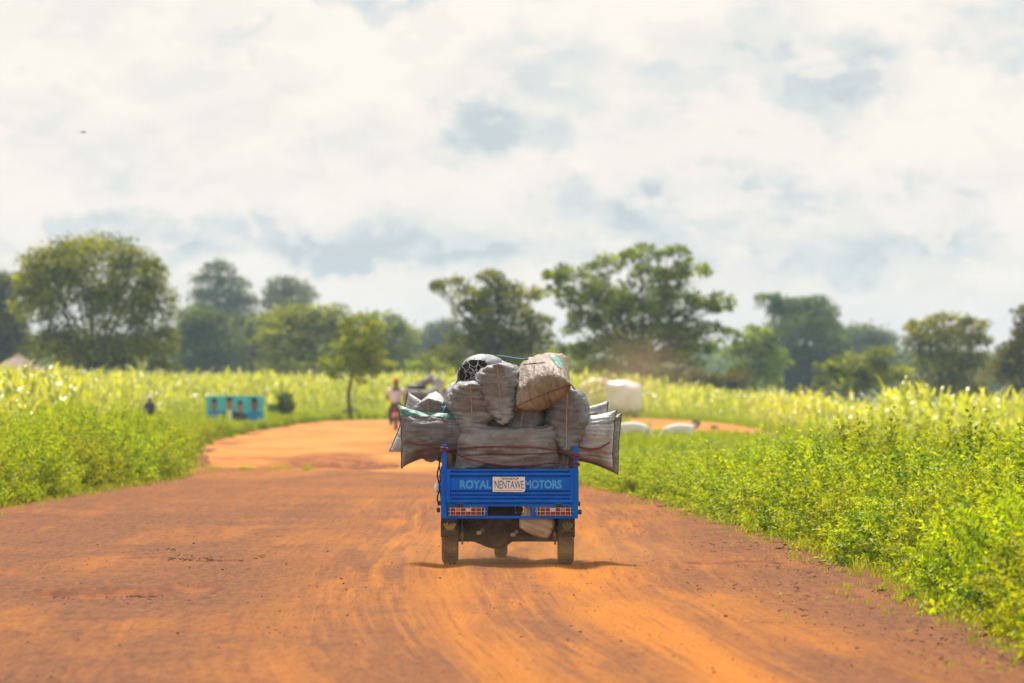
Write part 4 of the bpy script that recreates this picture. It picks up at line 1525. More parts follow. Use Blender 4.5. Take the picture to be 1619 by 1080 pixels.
    mb.lathe([(-.05, .004), (-.03, .022), (0, .028), (.03, .020), (.05, .006)], 10, (lx(690.5), .12, lz(771)), 'z')
    mb.build('plastic_scrap', MAT['white_plate'], root)
    # wheels
    wheel('rear_wheel', root, lx(711), ya, .285, .150, .165)
    wheel('rear_wheel', root, lx(895), ya, .285, .150, .165)
    wheel('front_wheel', root, lx(791), 2.42, .285, .125, .185)
    # front end: fork, tank, saddle, bars
    mb = MB()
    for s in (-1, 1):
        mb.tube([(lx(791) + s * .09, 2.42, .285), (lx(791) + s * .09, 2.32, .62), (lx(791) + s * .08, 2.25, .92)], .022, 10)
    mb.box(lx(791) - .11, lx(791) + .11, 2.22, 2.30, .86, .92, .01)
    mb.build('front_fork', MAT['steel'], root, smooth=True)
    mb = MB()
    mb.tube([(lx(791) - .36, 2.02, 1.02), (lx(791) - .2, 2.12, 1.06), (lx(791), 2.24, .98), (lx(791) + .2, 2.12, 1.06), (lx(791) + .36, 2.02, 1.02)], .014, 10)
    mb.build('handlebar', MAT['black_metal'], root, smooth=True)
    mb = MB()
    mb.box(lx(791) - .13, lx(791) + .13, 1.98, 2.22, .66, .86, .06)
    mb.build('fuel_tank', blue, root, smooth=True)
    mb = MB()
    mb.box(lx(791) - .2, lx(791) + .2, 1.77, 1.97, .58, .68, .04)
    mb.build('saddle', MAT['black_seat'], root, smooth=True)
    mb = MB()
    mb.box(lx(791) - .14, lx(791) + .14, 1.75, 2.1, .28, .52, .04)
    mb.build('engine', MAT['under'], root)
    return root


TR_LOC = (TX, D0, 0.012)
tricycle('blue three wheeled cargo tricycle in the middle of the road, piled with charcoal sacks', TR_LOC, 'blue')

# ------------------------------------------------------------------ sacks


def sack_mesh(name, La, Lb, T, seed, ca=0.10, cb=0.16, wr=0.011, lump=0.016, n=64, pu=0.42, pv=0.42, gather=0.55, sag=0.0, taper=0.0, tear=0.0):
    s = np.linspace(-1, 1, n + 1)
    nv = int(n * 0.9)
    s2 = np.linspace(-1, 1, nv + 1)
    u, v = np.sin(s * math.pi / 2), np.sin(s2 * math.pi / 2)
    U, W = np.meshgrid(u, v, indexing='ij')
    A = La * U * (1 - ca * (1 - W ** 2) * U ** 2)
    B = Lb * W * (1 - cb * (1 - U ** 2) * W ** 2)
    B = B * (1 - taper * (U * math.copysign(1, taper) + 1) / 2 * math.copysign(1, taper))
    B = B - sag * (1 - U ** 2)
    th = T * (1 + tear * W) * np.maximum(1 - U ** 2, 0) ** pu * np.maximum(1 - W ** 2, 0) ** pv
    top = np.stack([A, B, th], -1).reshape(-1, 3)
    bot = np.stack([A, B, -th], -1).reshape(-1, 3)
    ni, nj = n + 1, nv + 1
    it = np.arange(ni * nj).reshape(ni, nj)
    ib = it + ni * nj
    edge = np.zeros((ni, nj), bool)
    edge[0, :] = edge[-1, :] = edge[:, 0] = edge[:, -1] = True
    ib = np.where(edge, it, ib)
    q = np.concatenate([np.stack([it[:-1, :-1], it[1:, :-1], it[1:, 1:], it[:-1, 1:]], -1).reshape(-1, 4),
                        np.stack([ib[:-1, :-1], ib[:-1, 1:], ib[1:, 1:], ib[1:, :-1]], -1).reshape(-1, 4)])
    V = np.concatenate([top, bot])
    # normals
    fn = np.cross(V[q[:, 2]] - V[q[:, 0]], V[q[:, 3]] - V[q[:, 1]])
    N = np.zeros_like(V)
    for k in range(4):
        np.add.at(N, q[:, k], fn)
    N = unit(N)
    disp = np.zeros(len(V))
    fold = np.zeros(len(V))
    o = seed * 13.7
    Uf, Wf = np.tile(U.ravel(), 2), np.tile(W.ravel(), 2)
    sg = np.repeat([0.0, 5.0], len(U.ravel()))
    used = np.zeros(len(V), bool)
    used[q.ravel()] = True
    for i in np.nonzero(used)[0]:
        uu, ww = Uf[i], Wf[i]
        p = V[i]
        end = abs(uu)
        g = math.exp(-(1 - end) / gather)
        x = ww * Lb * 38
        a = mn.noise(Vector((p[0] * 3.2 + o, x * .62 + p[2] * 4, sg[i] + o)))
        b = mn.noise(Vector((p[0] * 6 + o + 9, x * 1.5 + p[2] * 8, sg[i] + 3)))
        ridge = (1 - abs(a) * 2.2) * .8 + (1 - abs(b) * 2.2) * .45
        c = mn.noise(Vector((p[0] * 5 + o, p[1] * 5, p[2] * 5 + o)))
        c2 = mn.noise(Vector((p[0] * 13 + o, p[1] * 13, p[2] * 13 + 2 * o)))
        c3 = mn.noise(Vector((p[0] * 10 + p[1] * 10 + o, p[1] * 4 - p[0] * 4, p[2] * 10 + o)))
        disp[i] = 2.1 * wr * ridge * (0.30 + 0.9 * g) + lump * c + lump * .38 * c2 + wr * .5 * (1 - abs(c3) * 2)
        disp[i] *= 1 - 0.8 * max(abs(uu), abs(ww)) ** 10
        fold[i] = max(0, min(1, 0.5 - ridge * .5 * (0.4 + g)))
    V = V + N * disp[:, None]
    # compact unused
    idx = -np.ones(len(V), int)
    idx[used] = np.arange(used.sum())
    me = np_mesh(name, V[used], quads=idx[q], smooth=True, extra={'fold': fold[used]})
    border = [V[it[0, j]] for j in range(nj)], [V[it[-1, j]] for j in range(nj)]
    topgrid = V[it.ravel()].reshape(ni, nj, 3), N[it.ravel()].reshape(ni, nj, 3)
    botgrid = V[ib.ravel()].reshape(ni, nj, 3), N[ib.ravel()].reshape(ni, nj, 3)
    return me, border, topgrid, botgrid


def frame(A, B):
    A = Vector(A).normalized()
    B = Vector(B)
    B = (B - A * B.dot(A)).normalized()
    return Matrix((A, B, A.cross(B))).transposed()


def sack(label, px, py, y, La, Lb, T, A, B, mat, seed, seam='seam', name='charcoal_sack', group='charcoal sacks on the blue tricycle', origin=TR_LOC, conv=None, cat='sack', ends=(0,), **kw):
    conv = conv or (lambda a, b: (lx(a), lz(b)))
    x, z = conv(px, py)
    me, border, tg, bg = sack_mesh(name, La, Lb, T, seed, **kw)
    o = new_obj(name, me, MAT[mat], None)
    o.matrix_world = Matrix.Translation((origin[0] + x, origin[1] + y, origin[2] + z)) @ frame(A, B).to_4x4()
    tag(o, label, cat, group)
    for e in ends:
        pts = [Vector(p) + Vector((-.003 if e == 0 else .003, 0, 0)) for p in border[e]]
        mb = MB()
        mb.tube(pts[::2], .0062, 6)
        mb.build('seam', MAT[seam], o, smooth=True)
    return o, tg, bg


def hem_patch(o, grid, i0, i1, j0, j1, mat, name, off=0.004, ragged=3):
    """A strip of differently coloured weave on the sack's surface."""
    Vg, Ng = grid
    v, f = [], []
    rows = list(range(i0, i1 + 1))
    cols = list(range(j0, j1 + 1))
    for i in rows:
        for j in cols:
            v.append(Vg[i, j] + Ng[i, j] * off)
    n = len(cols)
    for a in range(len(rows) - 1):
        for b in range(n - 1):
            if ragged and (b in (0, n - 2)) and (mn.noise(Vector((a * .45, b * .2, i0))) > 0.12):
                continue
            f.append((a * n + b, a * n + b + 1, (a + 1) * n + b + 1, (a + 1) * n + b))
    me = np_mesh(name, v, quads=f, smooth=True)
    return new_obj(name, me, MAT[mat], o)


def charcoal_lumps(mb, pts, r, g):
    for p in pts:
        bm = bmesh.new()
        bmesh.ops.create_icosphere(bm, subdivisions=1, radius=r * g.uniform(.7, 1.3))
        for v in bm.verts:
            v.co *= g.uniform(.7, 1.25)
            v.co += Vector(p)
        bm.verts.index_update()
        mb.add([v.co for v in bm.verts], [[v.index for v in f.verts] for f in bm.faces])
        bm.free()


def load():
    Y = (0, 1, 0)
    Z = (0, 0, 1)
    sack('long grey sack lying across the tailgate under the red rope', 803, 712, .28, .475, .272, .26, (1, 0, -.03), (0, .12, 1), 'sack_brown', 1, ends=(1,), seam='seam_dark', ca=.04, cb=.34, wr=.012, lump=.040, gather=.45)
    o, tg, bg = sack('grey sack with a teal hem hanging over the left side of the bed', 690, 688, .38, .335, .278, .235, (1, .12, .05), (-.02, .05, 1), 'sack_grey_dark', 2, ends=(0,), seam='seam_dark', ca=.06, cb=.20, taper=.34, wr=.010, lump=.038, gather=.35)
    gridn = bg if bg[1][20, 20].dot(np.array([0, 0, 1])) * 0 + (o.matrix_world.to_3x3() @ Vector(bg[1][25, 25])).y < 0 else tg
    hem_patch(o, gridn, 1, 46, 42, 56, 'teal_cloth', 'teal_hem')
    for cz in (-1, 1):
        mb = MB()
        c = Vector((-.335, cz * .272, 0))
        mb.lathe([(-.022, .003), (-.008, .012), (.008, .011), (.02, .003)], 8, tuple(c), 'y')
        mb.build('teal_corner', MAT['teal_cloth'], o)
    sack('pale sack slung behind the teal hemmed sack, its lower corner sticking out', 684, 686, .78, .33, .28, .16, (.95, .05, -.30), (.33, 0, .94), 'sack_pale', 3, seam='seam_dark', ca=.06, cb=.2, wr=.007)
    sack('tan sack end poking up between the two left side sacks', 668, 672, .95, .36, .22, .10, (0, 1, .05), (.12, 0, 1), 'sack_tan', 31, wr=.008)
    sack('pointed wrinkled grey sack rising behind the teal hem', 684, 676, .62, .30, .29, .21, (.1, 1, .1), (-.05, 0, 1), 'sack_grey', 4, cb=.22, wr=.012)
    sack('round wrinkled grey sack with a vertical seam, left of the pointed leaf shaped sack', 747, 641, .50, .36, .228, .240, (.03, 1, .10), (-.03, 0, 1), 'sack_grey', 5, cb=.0, wr=.015, lump=.024, gather=.7)
    sack('pale spotted sack peeking out at the left behind the round wrinkled sack', 735, 636, .82, .34, .20, .185, (0, 1, 0), (.1, 0, 1), 'sack_pale', 6, wr=.012)
    sack('leaf shaped grey sack standing on end with a tan seam and teal print', 790, 620, .44, .36, .275, .195, (.0, 1, .06), (-.10, 0, 1), 'sack_grey', 7, cb=.12, wr=.013, lump=.02, gather=.8, tear=.28)
    o = bpy.data.objects.get('charcoal_sack.006') or o
    sack('tan sack on top right with a diagonal seam and a teal corner', 858, 604, .43, .40, .265, .215, (-.02, .95, .30), (.91, .05, .41), 'sack_tan', 8, seam='seam_dark', cb=.10, wr=.007, lump=.012, gather=.35)
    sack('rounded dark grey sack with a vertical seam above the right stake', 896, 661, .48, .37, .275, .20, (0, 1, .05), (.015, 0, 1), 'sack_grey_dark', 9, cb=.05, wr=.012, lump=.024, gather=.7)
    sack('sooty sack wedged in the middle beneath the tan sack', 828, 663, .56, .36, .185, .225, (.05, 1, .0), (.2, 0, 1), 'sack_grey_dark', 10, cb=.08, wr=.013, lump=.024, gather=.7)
    o, tg, bg = sack('pale sack with a red stripe hanging over the right side of the bed', 912, 692, .50, .35, .268, .23, (1, -.12, -.06), (.05, .06, 1), 'sack_pale', 12, ends=(1,), seam='seam_dark', ca=.05, cb=.17, taper=-.38, wr=.010, lump=.036, gather=.35)
    sack('grey sack sticking out beyond the red striped sack on the right', 923, 700, .62, .33, .278, .14, (1, 0, -.06), (-.03, .02, 1), 'sack_grey', 13, ends=(1,), seam='seam_dark', ca=.03, cb=.2, taper=-.4, wr=.007)
    o2, _, _ = sack('pale sack with charcoal showing, its corner above the red striped sack', 918, 686, .95, .27, .275, .14, (1, 0, .05), (-.03, 0, 1), 'sack_pale', 14, ends=(1,), seam='seam_dark', wr=.007)
    g = np.random.default_rng(71)
    mb = MB()
    pts = [Vector((lx(g.uniform(930, 952)) + TX, D0 + .62 + g.uniform(-.08, .2), lz(g.uniform(656, 668)) + .012)) for k in range(60)]
    inv = o2.matrix_world.inverted()
    charcoal_lumps(mb, [inv @ p for p in pts], .022, g)
    mb.build('charcoal', MAT['straw'], o2)
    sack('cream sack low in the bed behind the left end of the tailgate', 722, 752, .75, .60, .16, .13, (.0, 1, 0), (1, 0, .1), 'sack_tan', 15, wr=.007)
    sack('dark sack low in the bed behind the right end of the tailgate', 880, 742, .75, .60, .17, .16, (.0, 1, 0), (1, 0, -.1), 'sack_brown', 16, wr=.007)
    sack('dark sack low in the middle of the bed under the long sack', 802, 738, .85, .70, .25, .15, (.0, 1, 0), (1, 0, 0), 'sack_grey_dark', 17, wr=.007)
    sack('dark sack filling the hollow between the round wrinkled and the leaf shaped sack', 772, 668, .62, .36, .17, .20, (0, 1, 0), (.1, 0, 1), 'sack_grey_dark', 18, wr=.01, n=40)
    for k, (px, py, yy, wd) in enumerate(((742, 664, 1.15, .27), (830, 640, 1.2, .3), (900, 668, 1.15, .26))):
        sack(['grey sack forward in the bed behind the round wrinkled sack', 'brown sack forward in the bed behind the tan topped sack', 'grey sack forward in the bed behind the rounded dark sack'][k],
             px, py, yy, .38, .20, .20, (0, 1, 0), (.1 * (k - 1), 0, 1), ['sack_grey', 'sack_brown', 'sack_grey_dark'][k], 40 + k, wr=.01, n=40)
    # open sack laced with string over the charcoal
    v, f = [], []
    nr, ns = 26, 48
    cx, cz = lx(764), lz(597)
    g = np.random.default_rng(72)

    def ring(t):
        return [(0, .148), (.05, .175), (.2, .212), (.5, .225), (.8, .20), (1.0, .10)], t
    prof_t, prof_r = [0, .05, .2, .5, .8, 1.0], [.150, .178, .214, .226, .20, .09]
    mouth = Vector((lx(752), .52, lz(594)))
    for i in range(nr):
        t = i / (nr - 1)
        r = float(np.interp(t, prof_t, prof_r))
        c = Vector((lx(752 + 14 * min(1, t * 3)), .52 + .62 * t, lz(594 + 4 * min(1, t * 3))))
        for k in range(ns):
            a = 2 * math.pi * k / ns
            nn = mn.noise(Vector((math.cos(a) * 2.2, math.sin(a) * 2.2, t * 3))) * .016 + mn.noise(Vector((a * 5, t * 2.0, 4))) * .008
            v.append((c.x + (r + nn) * math.cos(a) * 1.02, c.y - .05 * math.sin(a) * (1 - t), c.z + (r + nn) * math.sin(a) * .98))
    for i in range(nr - 1):
        for k in range(ns):
            k2 = (k + 1) % ns
            f.append((i * ns + k, i * ns + k2, (i + 1) * ns + k2, (i + 1) * ns + k))
    me = bpy.data.meshes.new('charcoal_sack')
    me.from_pydata(v, [], f)
    a = me.attributes.new('fold', 'FLOAT', 'POINT')
    a.data.foreach_set('value', np.zeros(len(v), dtype=np.float32))
    so = new_obj('charcoal_sack', me, MAT['sack_grey'], None, TR_LOC, True)
    tag(so, 'open topped pale sack with charcoal showing through white string lacing', 'sack', 'charcoal sacks on the blue tricycle')
    mb = MB()
    pts = []
    for k in range(260):
        rr = .150 * math.sqrt(g.uniform())
        a = g.uniform(0, 6.283)
        pts.append((mouth.x + rr * math.cos(a), mouth.y - .045 * (1 - (rr / .15) ** 2) + .02 - .05 * math.sin(a) * rr / .15, mouth.z + rr * math.sin(a)))
    charcoal_lumps(mb, pts, .021, g)
    mb.build('charcoal', MAT['charcoal'], so)
    mb = MB()

    def netp(a, rr):
        return (mouth.x + rr * math.cos(a), mouth.y - .05 * (1 - (rr / .15) ** 2) - .018 - .05 * math.sin(a) * rr / .15, mouth.z + rr * math.sin(a))
    for k in range(9):
        a = 6.283 * k / 9 + g.uniform(-.2, .2)
        mb.tube([netp(a + g.normal() * .06, .158 * s) for s in (1.0, .8, .6, .4, .2, .06)], .0021, 5)
    for ring_r in (.05, .10):
        mb.tube([netp(6.283 * k / 18, ring_r * (1 + .16 * math.cos(k * math.pi) + g.normal() * .05)) for k in range(19)], .0021, 5)
    mb.build('string_lacing', MAT['net'], so)
    # cream bag stuffed under the bed
    sack('dusty cream bag dangling below the bed beside the right tail light', 849, 828, .135, .135, .088, .075, (.9, .1, -.36), (.36, 0, .9), 'sack_cream', 21, name='cream_bag', group=None, cat='bag', ends=(1,), seam='seam_dark', wr=.005, lump=.016, ca=-.16, cb=-.30, n=44)
    sack('cream cloth tail pushed up through the rear frame opening', 834, 809, .075, .065, .04, .02, (.1, 0, 1), (1, 0, -.1), 'sack_cream', 22, name='cream_cloth', group=None, cat='cloth', ends=(), wr=.003, lump=.005, n=24)


load()


def teal_bits():
    # printed teal letters on the leaf shaped sack and the teal corner on the tan one, laid on their own surfaces
    for o in bpy.data.objects:
        lb = o.get('label', '')
        if lb.startswith('leaf shaped'):
            put_patch(o, [(806, 600), (818, 604), (820, 640), (806, 636)], 'teal_print', 'teal_print')
        if lb.startswith('tan sack on top'):
            put_patch(o, [(869, 562), (889, 566), (889, 584), (880, 578)], 'teal_cloth', 'teal_corner')


def put_patch(o, quad, mat, name):
    """Drapes a small quad of cloth onto the sack's own surface, from its rear side."""
    dg = bpy.context.evaluated_depsgraph_get()
    dg.update()
    inv = o.matrix_world.inverted()
    n = 14
    V, ok = [], []
    q = [Vector((TX + lx(a), lz(b))) for a, b in quad]
    for i in range(n + 1):
        for j in range(n + 1):
            s, t = i / n, j / n
            p = (q[0] * (1 - s) + q[1] * s) * (1 - t) + (q[3] * (1 - s) + q[2] * s) * t
            w0 = Vector((p.x, D0 - 1.0, p.y + .012))
            hit, loc, nor, _ = o.ray_cast(inv @ w0, (inv.to_3x3() @ Vector((0, 1, 0))).normalized())
            if hit:
                V.append(loc + nor * .004)
                ok.append(True)
            else:
                V.append(inv @ Vector((p.x, D0 + .5, p.y)))
                ok.append(False)
    F_ = []
    for i in range(n):
        for j in range(n):
            c = [i * (n + 1) + j, (i + 1) * (n + 1) + j, (i + 1) * (n + 1) + j + 1, i * (n + 1) + j + 1]
            if all(ok[k] for k in c):
                if mat == 'teal_print' and mn.noise(Vector((i * .55, j * .7, 3.3))) < -0.05:
                    continue
                F_.append(c)
    if F_:
        new_obj(name, np_mesh(name, V, quads=F_, smooth=True), MAT[mat], o)


teal_bits()


def sack_surface_y(x, z, default):
    """Nearest load surface seen from behind at local x, z, so that ropes lie on the sacks."""
    best = None
    for o in bpy.data.objects:
        if o.name.startswith('charcoal_sack') and o.parent is None and o.type == 'MESH':
            inv = o.matrix_world.inverted()
            hit, loc, nor, _ = o.ray_cast(inv @ Vector((TX + x, D0 - 1.0, z + .012)), (inv.to_3x3() @ Vector((0, 1, 0))).normalized())
            if hit:
                yy = (o.matrix_world @ loc).y - D0
                best = yy if best is None else min(best, yy)
    return default if best is None else best


def rope(label, pts, r, mat, lay=True, name='rope', y_def=.1, n=60):
    pts = [(lx(a), lz(b)) + ((c,) if c is not None else (None,)) for a, b, c in pts]
    # resample
    seg = np.cumsum([0] + [math.hypot(pts[i + 1][0] - pts[i][0], pts[i + 1][1] - pts[i][1]) for i in range(len(pts) - 1)])
    out = []
    for s in np.linspace(0, seg[-1], n):
        x, z = np.interp(s, seg, [p[0] for p in pts]), np.interp(s, seg, [p[1] for p in pts])
        fixed = [p[2] for p in pts]
        yf = np.interp(s, seg, [y_def if q is None else q for q in fixed])
        y = min(sack_surface_y(x, z, yf) - r * .6, yf) if lay else yf
        out.append([x, y, z])
    out = np.array(out)
    for _ in range(3):
        out[1:-1, 1] = np.minimum(out[1:-1, 1], (out[:-2, 1] + out[2:, 1]) / 2)
    mb = MB()
    mb.tube([tuple(p) for p in out], r, 7)
    o = mb.build(name, MAT[mat], None, TR_LOC, True)
    tag(o, label, 'rope')
    return o


def ropes():
    bpy.context.view_layer.update()
    rope('red rubber rope across the upper front of the long grey sack', [(702, 712, -.005), (724, 709, None), (750, 707, None), (790, 706, None), (835, 706.5, None), (862, 709, None), (885, 715, None), (905, 721, .02), (914, 722, .0)], .0072, 'rope_red', y_def=.2)
    rope('red rubber rope sagging across the lower part of the long grey sack', [(701, 710, -.006), (716, 716, None), (740, 726, None), (770, 733, None), (805, 737, None), (840, 736, None), (872, 732, None), (898, 734, .05), (908, 732, -.003)], .0066, 'rope_red', y_def=.2)
    rope('red rubber band stretched round the pale right side sack', [(908, 722, -.006), (914, 707, None), (935, 711, None), (950, 709, None), (965, 700, None)], .0095, 'rope_red', y_def=.3, n=34)
    rope('dark crease across the middle of the long grey sack, drawn as a thin cord', [(733, 720, None), (760, 719.5, None), (804, 719, None), (850, 717.5, None), (877, 716, None)], .0040, 'rope_dark', y_def=.2)  # dark fold crease, added as a thin tube lying on the sack
    rope('thin red cord around the teal hemmed left sack', [(640, 697, None), (655, 702, None), (680, 706, None), (699, 707, .0)], .0055, 'rope_red', y_def=.25, n=34)
    mb = MB()
    g = np.random.default_rng(5)
    for (px, zs) in ((910.3, (718, 721, 724)), (910.3, (733, 736)), (702, (709, 712))):
        for z in zs:
            c = [(lx(px) + .030 * math.cos(a), .024 + .032 * math.sin(a), lz(z) + .006 * math.sin(a * 2 + z)) for a in np.linspace(0, 6.283, 17)]
            mb.tube(c, .0085, 6)
    o = mb.build('rope_knot', MAT['rope_red'], None, TR_LOC, True)
    tag(o, 'turns of red rope wound round the two blue stakes', 'rope')
    rope('dark cord tied down over the left shoulder of the load', [(701, 648, .30), (708, 634, .38), (718, 612, .44), (724, 598, .46), (725, 585, .50)], .0065, 'rope_dark', lay=False, n=24)
    rope('teal cord stretched between the laced sack and the tan sack', [(786, 562, .70), (800, 564, .60), (815, 566.5, .52), (830, 568.5, .46), (836, 567, .46)], .0075, 'rope_teal', lay=False, n=24)
    rope('dark cord drawn over the top of the tan sack', [(828, 576.5, None), (836, 575.5, None), (848, 574, None), (862, 573.5, None)], .0045, 'rope_dark', y_def=.5, n=30)
    rope('dark cord pulled down from the right corner of the tan sack', [(899, 603, .40), (905, 610, .36), (914, 622, .34)], .0065, 'rope_dark', lay=False, n=12)
    rope('short teal cord end at the left of the load', [(700, 652, .28), (702, 647, .29), (705, 641, .33)], .010, 'rope_teal', lay=False, n=8)


ropes()

# ------------------------------------------------------------------ second tricycle with its load
D2 = 187.0
S2 = F / D2
T2 = ((668 - 809.5) / F * D2, D2, 0.0)
T2 = (T2[0], T2[1], 0.012)
tricycle('far dusty brown cargo tricycle on the road ahead, also piled with sacks', T2, 'rust_paint', writing=False)


def conv2(a, b):
    return (a - 668) / S2, H0 - (b - 600) / F * D2


def load2():
    k = dict(group='sacks on the far tricycle', origin=T2, conv=conv2, n=30)
    sack('grey sack lying across the back of the far tricycle', 664, 625, .3, .50, .17, .2, (1, 0, -.05), (0, .1, 1), 'sack_grey_dark', 51, **k)
    sack('black sack on top of the grey one on the far tricycle', 658, 613, .5, .34, .10, .2, (1, 0, .05), (0, .1, 1), 'sack_black', 52, **k)
    sack('pale grey sack leaning on top of the far load', 673, 604, .6, .32, .15, .18, (.85, 0, .5), (-.5, 0, .85), 'sack_grey', 53, **k)
    sack('white topmost sack at the right of the far load', 692, 606, .6, .35, .19, .20, (0, 1, 0), (.2, 0, 1), 'sack_pale', 54, **k)
    sack('large cream white sack at the right end of the far load', 687, 625, .3, .32, .28, .26, (0, 1, 0), (.4, 0, 1), 'sack_pale', 55, **k)
    sack('brown sack low on the back of the far tricycle', 672, 640, .4, .55, .17, .2, (1, 0, 0), (0, .1, 1), 'sack_brown', 56, **k)
    sack('grey sack bulging over the right side of the far tricycle', 702, 626, .7, .4, .24, .15, (0, 1, 0), (.1, 0, 1), 'sack_grey', 57, **k)


load2()

# ------------------------------------------------------------------ people and animals


def skin_mesh(name, nodes, edges, sub=2):
    """One continuous surface grown round a skeleton: nodes (x, y, z, rx, ry); node 0 is the root."""
    me = bpy.data.meshes.new(name + '_skeleton')
    me.from_pydata([n[:3] for n in nodes], edges, [])
    ob = bpy.data.objects.new(name, me)
    COL.objects.link(ob)
    ob.modifiers.new('skin', 'SKIN')
    for i, n in enumerate(nodes):
        me.skin_vertices[0].data[i].radius = (n[3], n[4] if len(n) > 4 else n[3])
        me.skin_vertices[0].data[i].use_root = i == 0
    s = ob.modifiers.new('sub', 'SUBSURF')
    s.levels = s.render_levels = sub
    dg = bpy.context.evaluated_depsgraph_get()
    dg.update()
    out = bpy.data.meshes.new_from_object(ob.evaluated_get(dg))
    bpy.data.objects.remove(ob)
    out.name = name
    out.polygons.foreach_set('use_smooth', [True] * len(out.polygons))
    return out


def hand_nodes(nodes, edges, wrist, c, s=1.0, d=(0, 1, 0)):
    """Palm, four fingers and a thumb rooted at the wrist node, curled along d and down."""
    b = len(nodes)
    d = Vector(d)
    nodes.append((c[0], c[1], c[2], .034 * s, .02 * s))
    edges.append((wrist, b))
    sidev = d.cross(Vector((0, 0, 1))).normalized()
    for k, ln in enumerate((.062, .072, .068, .052)):
        p0 = Vector(c) + sidev * (.030 - .02 * k) * s + d * .045 * s
        p1 = p0 + (d * .7 + Vector((0, 0, -.5))) * ln * .55 * s
        p2 = p1 + (d * .1 + Vector((0, 0, -1))) * ln * .5 * s
        i = len(nodes)
        nodes += [(*p0, .010 * s), (*p1, .009 * s), (*p2, .007 * s)]
        edges += [(b, i), (i, i + 1), (i + 1, i + 2)]
    p0 = Vector(c) + sidev * .045 * s + d * .01 * s
    p1 = p0 + (d * .6 + sidev * .5 - Vector((0, 0, .4))) * .045 * s
    i = len(nodes)
    nodes += [(*p0, .011 * s), (*p1, .008 * s)]
    edges += [(b, i), (i, i + 1)]


def head_bits(root, c, s, hair_mat, cap=None):
    """Face and hair on a head centred at c that looks along +Y (or away from us)."""
    f = MB()
    for sx in (-1, 1):
        f.lathe([(-.006, .002), (-.003, .012), (.003, .012), (.006, .002)], 10, (c[0] + sx * .034 * s, c[1] + .086 * s, c[2] + .01 * s), 'y')
    f.build('eyes', MAT['print_white'], root)
    f = MB()
    f.tube([(c[0], c[1] + .09 * s, c[2] + .02 * s), (c[0], c[1] + .112 * s, c[2] - .025 * s), (c[0], c[1] + .09 * s, c[2] - .035 * s)], [.008 * s, .015 * s, .010 * s], 7)
    f.tube([(c[0] - .026 * s, c[1] + .086 * s, c[2] - .06 * s), (c[0], c[1] + .094 * s, c[2] - .062 * s), (c[0] + .026 * s, c[1] + .086 * s, c[2] - .06 * s)], .006 * s, 6)
    for sx in (-1, 1):
        f.lathe([(-.010 * s, .008 * s), (-.004 * s, .030 * s), (.004 * s, .030 * s), (.010 * s, .012 * s)], 10, (c[0] + sx * .082 * s, c[1] - .005 * s, c[2] - .005 * s), 'x')
    f.build('facial_features', MAT['skin'], root)
    bm = bmesh.new()
    bmesh.ops.create_uvsphere(bm, u_segments=20, v_segments=14, radius=1)
    for v in list(bm.verts):
        if v.co.z < (0.12 if v.co.y > -0.1 else -0.35):
            bm.verts.remove(v)
    for v in bm.verts:
        v.co = Vector((c[0] + v.co.x * .090 * s, c[1] + v.co.y * .104 * s, c[2] + .012 * s + v.co.z * .120 * s))
    me = bpy.data.meshes.new('hair')
    bm.to_mesh(me)
    bm.free()
    new_obj('cap' if cap else 'hair', me, MAT[cap or hair_mat], root, None, True)


def rider(loc):
    """Person astride the motorcycle, seen from behind."""
    nodes = [(0, 0, .80, .15, .12), (0, .03, .98, .14, .11), (0, .07, 1.20, .17, .12), (0, .10, 1.36, .15, .10), (0, .13, 1.45, .055), (0, .15, 1.53, .075, .085), (0, .155, 1.62, .085, .10), (0, .15, 1.70, .07, .08)]
    edges = [(0, 1), (1, 2), (2, 3), (3, 4), (4, 5), (5, 6), (6, 7)]
    for s in (-1, 1):
        i = len(nodes)
        nodes += [(s * .19, .12, 1.36, .062), (s * .29, .20, 1.14, .048), (s * .31, .45, 1.06, .036)]
        edges += [(3, i), (i, i + 1), (i + 1, i + 2)]
        hand_nodes(nodes, edges, i + 2, (s * .32, .53, 1.06), 1.0)
        i = len(nodes)
        nodes += [(s * .12, .08, .78, .095), (s * .20, .42, .66, .070), (s * .17, .30, .34, .055), (s * .17, .22, .20, .040), (s * .17, .34, .17, .038, .03)]
        edges += [(0, i), (i, i + 1), (i + 1, i + 2), (i + 2, i + 3), (i + 3, i + 4)]
    body = new_obj('person', skin_mesh('person', nodes, edges, 1), MAT['skin'], None, loc)
    tag(body, 'person in a pale pink shirt riding a motorcycle beside the far tricycle', 'person')
    nd = [(0, 0, .86, .17, .14), (0, .03, 1.0, .165, .135), (0, .07, 1.20, .195, .145), (0, .10, 1.355, .17, .125), (0, .12, 1.41, .085)]
    ed = [(0, 1), (1, 2), (2, 3), (3, 4)]
    for s in (-1, 1):
        i = len(nd)
        nd += [(s * .195, .12, 1.355, .082), (s * .275, .185, 1.18, .070)]
        ed += [(3, i), (i, i + 1)]
    new_obj('shirt', skin_mesh('shirt', nd, ed, 1), MAT['shirt'], body)
    nd = [(0, 0, .80, .17, .14), (0, .01, .88, .16, .13)]
    ed = [(0, 1)]
    for s in (-1, 1):
        i = len(nd)
        nd += [(s * .12, .08, .78, .112), (s * .20, .42, .66, .088), (s * .17, .30, .34, .072), (s * .17, .23, .24, .065)]
        ed += [(0, i), (i, i + 1), (i + 1, i + 2), (i + 2, i + 3)]
    new_obj('trousers', skin_mesh('trousers', nd, ed, 1), MAT['trousers'], body)
    head_bits(body, (0, .155, 1.62), 1.0, 'hair', 'red_cap')
    return body


